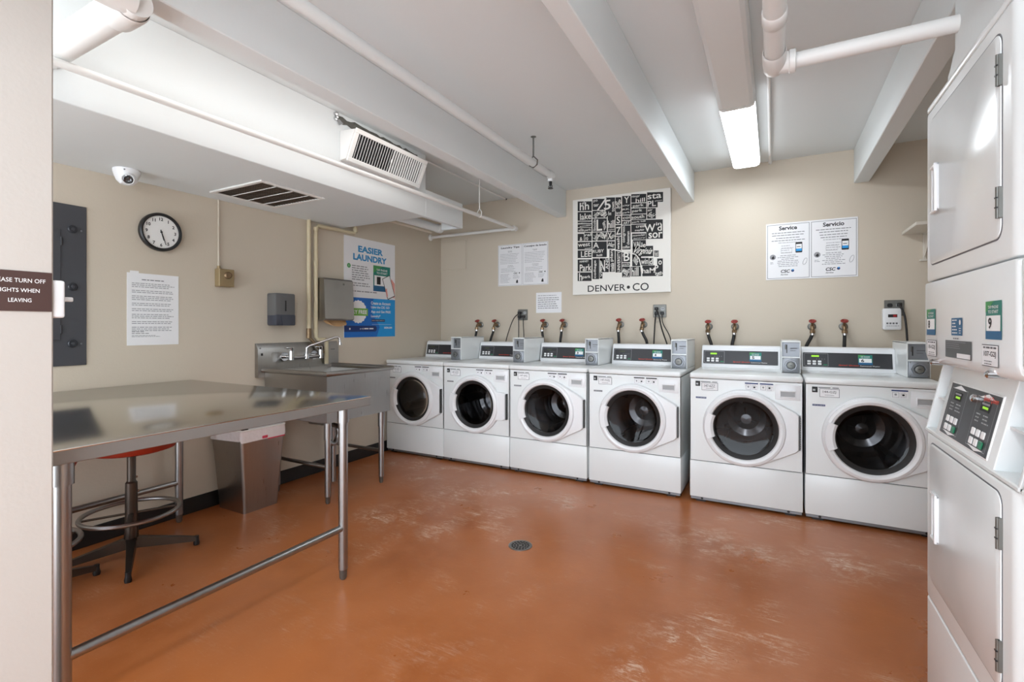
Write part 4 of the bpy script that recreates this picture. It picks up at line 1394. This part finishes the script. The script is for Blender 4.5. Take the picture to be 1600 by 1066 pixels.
for ly in (2.318 - 2.58, 2.832 - 2.58):
    obj('stretcher', MB('steel_tube').cyl((-3.215 + 2.97, ly, .25), (-2.685 + 2.97, ly, .25), .013, n=12), t)
mb = MB('steel_tube').cyl((-.02, 0, .56), (-.02, 0, .44), .021, n=14)
mb.tube([(-.02, 0, .46), (-.02, 0, .36), (-.02, .03, .315), (-.02, .07, .315), (-.02, .10, .36), (-.02, .10, .42), (-.08, .11, .44), (-.35, .11, .44)], .019, 12, smooth=4)
mb.cyl((-.02, .055, 0.02), (-.02, .055, .30), .019, n=12)
obj('drain_trap', mb, t)
mb = MB('brass').cyl((.16, 0, .535), (.16, .14, .535), .007, n=8).box(.148, .172, .12, .18, .525, .545, .004, 1)
obj('drain_lever', mb, t)
# faucet on the backsplash
fx = XL + 2.97 + .040
f = MB('chrome')
for ly in (2.435 - 2.58, 2.705 - 2.58):
    f.cyl((fx, ly, .985), (fx + .01, ly, .985), .034, n=18)
    f.cyl((fx + .01, ly, .985), (fx + .085, ly, .985), .014, n=14)
    f.cyl((fx + .085, ly, .962), (fx + .085, ly, 1.03), .020, .016, n=14)
f.cyl((fx + .085, 2.435 - 2.58, .978), (fx + .085, 2.705 - 2.58, .978), .013, n=14)
f.cyl((fx + .085, 2.57 - 2.58, .965), (fx + .085, 2.57 - 2.58, 1.0), .020, n=14)
fa = obj('faucet', f, t)
for ly in (2.435 - 2.58, 2.705 - 2.58):
    h = MB('chrome').cyl((fx + .085, ly, 1.03), (fx + .085, ly, 1.052), .012, .016, n=12)
    h.box(fx + .075, fx + .097, ly - .055, ly + .012, 1.048, 1.058, .004, 2)
    obj('handle', h, fa)
f = MB('chrome').tube([(fx + .085, 2.57 - 2.58, .99), (fx + .085, 2.57 - 2.58, 1.05), (fx + .10, 2.59 - 2.58, 1.064), (fx + .20, 2.745 - 2.58, 1.128), (fx + .215, 2.765 - 2.58, 1.130), (fx + .222, 2.775 - 2.58, 1.115), (fx + .225, 2.778 - 2.58, 1.075)], .0095, 12)
f.cyl((fx + .225, 2.778 - 2.58, 1.085), (fx + .225, 2.778 - 2.58, 1.068), .013, n=12)
obj('spout', f, fa)

# ------------------------------------------------------------------ ceiling-hung pieces
t = thing('security_camera', 'white dome security camera under the bulkhead', 'camera', (-3.15, 1.345, 2.08), math.radians(58))
obj('base', MB('plastic').lathe([(.063, 0), (.064, -.012), (.060, -.026), (.048, -.058), (.030, -.078), (.001, -.082)], (0, 0, 0), 'z', 32), t)
MT = Matrix.Translation((.014, -.034, -.052)) @ Matrix.Rotation(math.radians(25), 4, 'X')
b = MB('plastic')
b.M = MT
b.lathe([(.030, .03), (.034, .0), (.032, -.022), (.027, -.028), (.024, -.026)], (0, 0, 0), 'y', 28)
e = obj('eyeball', b, t)
b = MB('camera_lens')
b.M = MT
b.lathe([(.0245, -.024), (.018, -.026), (.016, -.024), (.008, -.022), (.001, -.022)], (0, 0, 0), 'y', 24)
obj('lens', b, e)
obj('screw', MB('ink').lathe([(.004, -.064), (.001, -.066)], (.0, 0, -.012), 'y', 8), t)

t = thing('return_air_grille', 'white square air grille with brown louvres under the bulkhead', 'vent', (-2.912, 2.035, 2.08), 0)
gx, gy = .262, .232
mb = MB('white_paint')
for x0, x1, y0, y1 in ((-gx, gx, -gy, -gy + .028), (-gx, gx, gy - .028, gy), (-gx, -gx + .028, -gy + .028, gy - .028), (gx - .028, gx, -gy + .028, gy - .028)):
    mb.box(x0, x1, y0, y1, -.010, 0, .003, 1)
obj('frame', mb, t)
obj('filter', MB('vent_dark').box(-gx + .028, gx - .028, -gy + .028, gy - .028, -.003, -.001), t)
for k in range(17):
    x = -gx + .045 + k * (2 * gx - .09) / 16
    mb = MB('vent_dark')
    mb.raw([(x - .009, -gy + .028, -.004), (x + .005, -gy + .028, -.010), (x + .005, gy - .028, -.010), (x - .009, gy - .028, -.004),
            (x - .009, -gy + .028, -.003), (x + .005, -gy + .028, -.009), (x + .005, gy - .028, -.009), (x - .009, gy - .028, -.003)],
           [(0, 1, 2, 3), (4, 5, 6, 7), (0, 4, 5, 1), (2, 6, 7, 3), (1, 5, 6, 2), (0, 3, 7, 4)])
    obj('louvre', mb, t)
for k in (1, 2, 3):
    y = -gy + 2 * gy * k / 4
    obj('cross_bar', MB('white_paint').box(-gx + .028, gx - .028, y - .004, y + .004, -.012, -.009), t)

# supply register boxed out of the bulkhead
XBK = -2.41
t = thing('supply_register', 'white slanted supply register with vertical blades on the bulkhead', 'vent', (XBK, 2.53, 2.35), LEFT)
w_ = .355
prof = [(0, .105), (-.13, .092), (-.052, -.080), (0, -.082)]
obj('duct_box', MB('white_paint').prism(prof, 'x', -w_, w_, .003), t)
a = math.atan2(-.130 + .052, .172)
face = Matrix.Translation((0, -.091, .006)) @ Matrix.Rotation(math.atan2(.078, .172), 4, 'X')
mb = MB('white_paint')
mb.M = face
fw, fh = .352, .104
mb.box(-fw, fw, -.012, 0, fh - .028, fh, .003, 1).box(-fw, fw, -.012, 0, -fh, -fh + .028, .003, 1)
mb.box(-fw, -fw + .034, -.012, 0, -fh + .028, fh - .028, .003, 1).box(fw - .034, fw, -.012, 0, -fh + .028, fh - .028, .003, 1)
obj('face_frame', mb, t)
mb = MB('ink')
mb.M = face
mb.box(-fw + .034, fw - .034, -.002, -.0005, -fh + .028, fh - .028)
obj('throat', mb, t)
nb = 28
for k in range(nb):
    x = -fw + .046 + k * (2 * fw - .092) / (nb - 1)
    tilt = .0045 if k < nb * .5 else .0012
    mb = MB('white_paint')
    mb.M = face
    mb.loft([[(x - .0045 + tilt, -.003, z), (x - .0015 + tilt, -.003, z), (x + .002 - tilt, -.013, z), (x - .001 - tilt, -.013, z)] for z in (-fh + .028, fh - .028)], True, True, True)
    obj('blade', mb, t)
mb = MB('white_paint')
mb.M = face
mb.box(-.004, .004, -.024, -.010, -.012, .012, .002, 1)
obj('damper_lever', mb, t)
# torn, unpainted strip above the register
rng = random.Random(3)
up_, dn_ = [], []
for k in range(25):
    u = -.40 + .80 * k / 24
    up_.append((u, .196 - .012 * (k / 24) + rng.uniform(-.010, .008)))
    dn_.append((u, .152 - .020 * (k / 24) + rng.uniform(-.004, .010)))
mb = MB('hole')
mb.loft([[(p, -.002, q) for p, q in up_], [(p, -.010 + .006 * math.sin(i * 1.9), (q + dn_[i][1]) / 2) for i, (p, q) in enumerate(up_)], [(p, -.002, q) for p, q in dn_]], False)
mb.use('chrome')
for k in range(5):
    mb.lathe([(.014, 0), (.011, -.012), (.001, -.016)], (-.40 + rng.uniform(-.02, .02), 0, .178 + rng.uniform(-.02, .02)), 'y', 7)
mb.loft([[(-.385, -.003, .175), (-.36, -.004, .180)], [(-.372, -.012, .130), (-.33, -.006, .155)]], False)
tag(obj('duct_tape_strip', mb, None, (XBK, 2.53, 2.35), LEFT), 'torn grey foil strip on the bulkhead above the register', 'strip')

# pipes
t = thing('conduit_pipe', 'slim white pipe running along the bulkhead to the back corner', 'pipe', (-2.28, 0, 0), 0)
mb = MB('white_paint').tube([(0, -1.6, 2.150), (0, 4.28, 2.200), ], .0155, 14)
obj('long_run', mb, t)
obj('cross_run', MB('white_paint').cyl((0, 4.285, 2.200), (XL + 2.28, 4.285, 2.200), .0155, n=14), t)
mb = MB('white_paint').lathe([(.022, -.035), (.024, -.03), (.024, .02), (.018, .028)], (0, 4.285, 2.2), 'y', 16, True, True)
mb.cyl((-.04, 4.285, 2.2), (0, 4.285, 2.2), .022, n=14)
obj('elbow', mb, t)
obj('wall_flange', MB('white_paint').lathe([(.036, 0), (.036, .008), (.022, .02)], (XL + 2.28, 4.285, 2.2), 'x', 18, True, True), t)
mb = MB('white_paint').cyl((0, 3.62, ZC), (0, 3.62, 2.255), .005, n=8)
mb.tube([(0, 3.62, 2.255), (-.022, 3.62, 2.225), (-.02, 3.62, 2.19), (0, 3.62, 2.176), (.02, 3.62, 2.19), (.022, 3.62, 2.225), (0, 3.62, 2.255)], .004, 6)
obj('hanger', mb, t)

t = thing('sprinkler_pipe', 'grey-white sprinkler pipe hung beside the left ceiling beam', 'pipe', (-1.5, 0, 2.375), 0)
obj('pipe_run', MB('ceil').cyl((0, YF, 0), (0, 3.40, 0), .026, n=18), t)
obj('end_elbow', MB('ceil').lathe([(.030, -.05), (.033, -.045), (.033, .02), (.024, .034), (.001, .036)], (0, 3.40, 0), 'y', 18).cyl((0, 3.40, 0), (0, 3.40, -.05), .022, n=14), t)
mb = MB('bare_metal').cyl((0, 3.10, .05), (0, 3.10, ZC - 2.375), .006, n=8)
mb.tube([(0, 3.10, .052), (-.032, 3.10, .02), (-.029, 3.10, -.012), (0, 3.10, -.030), (.029, 3.10, -.012), (.032, 3.10, .02), (0, 3.10, .052)], .005, 6)
mb.lathe([(.02, -.002), (.02, 0)], (0, 3.10, ZC - 2.375), 'z', 12, True, True)
obj('hanger', mb, t)
mb = MB('black').cyl((0, 3.40, -.05), (0, 3.40, -.075), .012, n=10).cyl((0, 3.40, -.10), (0, 3.40, -.104), .02, n=12)
mb.tube([(0, 3.40, -.074), (-.014, 3.40, -.085), (-.008, 3.40, -.10)], .0035, 6).tube([(0, 3.40, -.074), (.014, 3.40, -.085), (.008, 3.40, -.10)], .0035, 6)
mb.cyl((0, 3.40, -.075), (0, 3.40, -.10), .004, n=6)
obj('sprinkler_head', mb, t)

t = thing('drain_pipe', 'thick white pipe with a hub crossing the upper left corner', 'pipe', (0, .775, 2.24), 0)
obj('pipe_run', MB('white_paint').cyl((-2.405, 0, 0), (-1.80, 0, 0), .050, n=24), t)
obj('hub', MB('white_paint').lathe([(.050, -1.90), (.060, -1.885), (.060, -1.80), (.056, -1.79)], (0, 0, 0), 'x', 28).cyl((-1.80, 0, 0), (-1.76, 0, 0), .054, .050, n=24).cyl((-1.78, 0, 0), (-1.78, -.6, .0), .048, n=20), t)

t = thing('elbow_pipe', 'thick white pipe turning at an elbow into the wall above the dryers', 'pipe', (.004, 2.12, 2.221), 0)
obj('long_run', MB('white_paint').cyl((0, YF - 2.12, 0), (0, 0, 0), .034, n=22), t)
obj('cross_run', MB('white_paint').cyl((0, 0, 0), (.542, 0, 0), .028, n=22), t)
mb = MB('white_paint').lathe([(.036, -.11), (.040, -.10), (.040, -.02), (.038, .02), (.028, .036), (.001, .041)], (0, 0, 0), 'y', 24)
mb.lathe([(.036, 0), (.038, .048), (.042, .051), (.042, .069), (.036, .072)], (0, 0, 0), 'x', 24)
obj('elbow', mb, t)
obj('coupling', MB('white_paint').lathe([(.034, -.37), (.0375, -.365), (.0375, -.305), (.034, -.30)], (0, 0, 0), 'y', 22), t)

mb = MB('white_paint').tube([(0, 2.0, 0), (0, 4.45, 0)], .010, 10).cyl((0, 4.44, 0), (0, 4.48, 0), .014, n=10)
tag(obj('ceiling_conduit', mb, None, (-.022, 0, ZC - .012)), 'thin white conduit on the ceiling right of the lit light', 'conduit')
mb = MB('white_paint').tube([(0, 2.6, 0), (0, 4.43, 0)], .007, 8).use('ink').cyl((0, 4.43, 0), (0, 4.45, 0), .009, n=8)
tag(obj('ceiling_conduit', mb, None, (-2.47, .0, ZC - .01)), 'thin white conduit on the ceiling beyond the supply register', 'conduit')
t = thing('capped_pipe', 'white capped pipe coming out beneath the bulkhead end', 'pipe', (-2.735, 0, 2.125), 0, None)
obj('pipe_run', MB('ceil').cyl((0, 2.9, 0), (0, 3.62, 0), .036, n=20), t)
obj('cap', MB('ceil').lathe([(.036, 3.60), (.040, 3.605), (.040, 3.66), (.033, 3.672), (.001, 3.672)], (0, 0, 0), 'y', 20), t)
mb = MB('wall').cyl((0, 3.0, 0), (0, 3.62, 0), .014, n=12)
tag(obj('slim_pipe', mb, None, (-2.815, 0, 2.10)), 'slim beige pipe beside the capped pipe under the bulkhead', 'pipe')

# ------------------------------------------------------------------ near wall sign and switch, floor drain
t = thing('wall_sign', 'brown engraved sign about turning off lights on the near wall', 'sign', (-1.60, .4525, 1.299), LEFT)
mb = MB('sign').box(-.085, .0695, -.004, 0, -.0485, .0485, .001, 1)
obj('plate', mb, t)
mb = MB('white_print')
mb.fit('PLEASE TURN OFF', -.040, .0565, .0205, .0305, -.0045, .002)
mb.fit('LIGHTS WHEN', -.0295, .0455, -.003, .0065, -.0045, .002)
mb.fit('LEAVING', -.0105, .0305, -.027, -.0175, -.0045, .002)
obj('lettering', mb, t)
t = thing('light_switch', 'white light switch box at the end of the near wall', 'light switch', (-1.652, .526, 1.283), PI)
obj('plate', MB('plastic').box(-.045, .048, -.026, 0, -.048, .048, .006, 3), t)
obj('toggle', MB('plastic').box(-.006, .006, -.056, -.024, -.004, .008, .003, 2), t)

t = thing('floor_drain', 'round metal drain grate set in the orange floor', 'drain', (-1.232, 2.38, 0), 0)
mb = MB('steel').lathe([(.066, 0), (.066, .003), (.060, .004), (.056, .002), (.001, .002)], (0, 0, 0), 'z', 36)
obj('rim', mb, t)
mb = MB('ink')
for rr_, n in ((.016, 6), (.031, 11), (.045, 16)):
    for k in range(n):
        a = 2 * PI * k / n
        c, s = math.cos(a), math.sin(a)
        l, q = .0052, .0062
        mb.raw([(c * (rr_ + i * l) - s * j * q, s * (rr_ + i * l) + c * j * q, .0026) for i, j in ((-1, -1), (1, -1), (1, 1), (-1, 1))], [(0, 1, 2, 3)])
obj('grate_slots', mb, t)
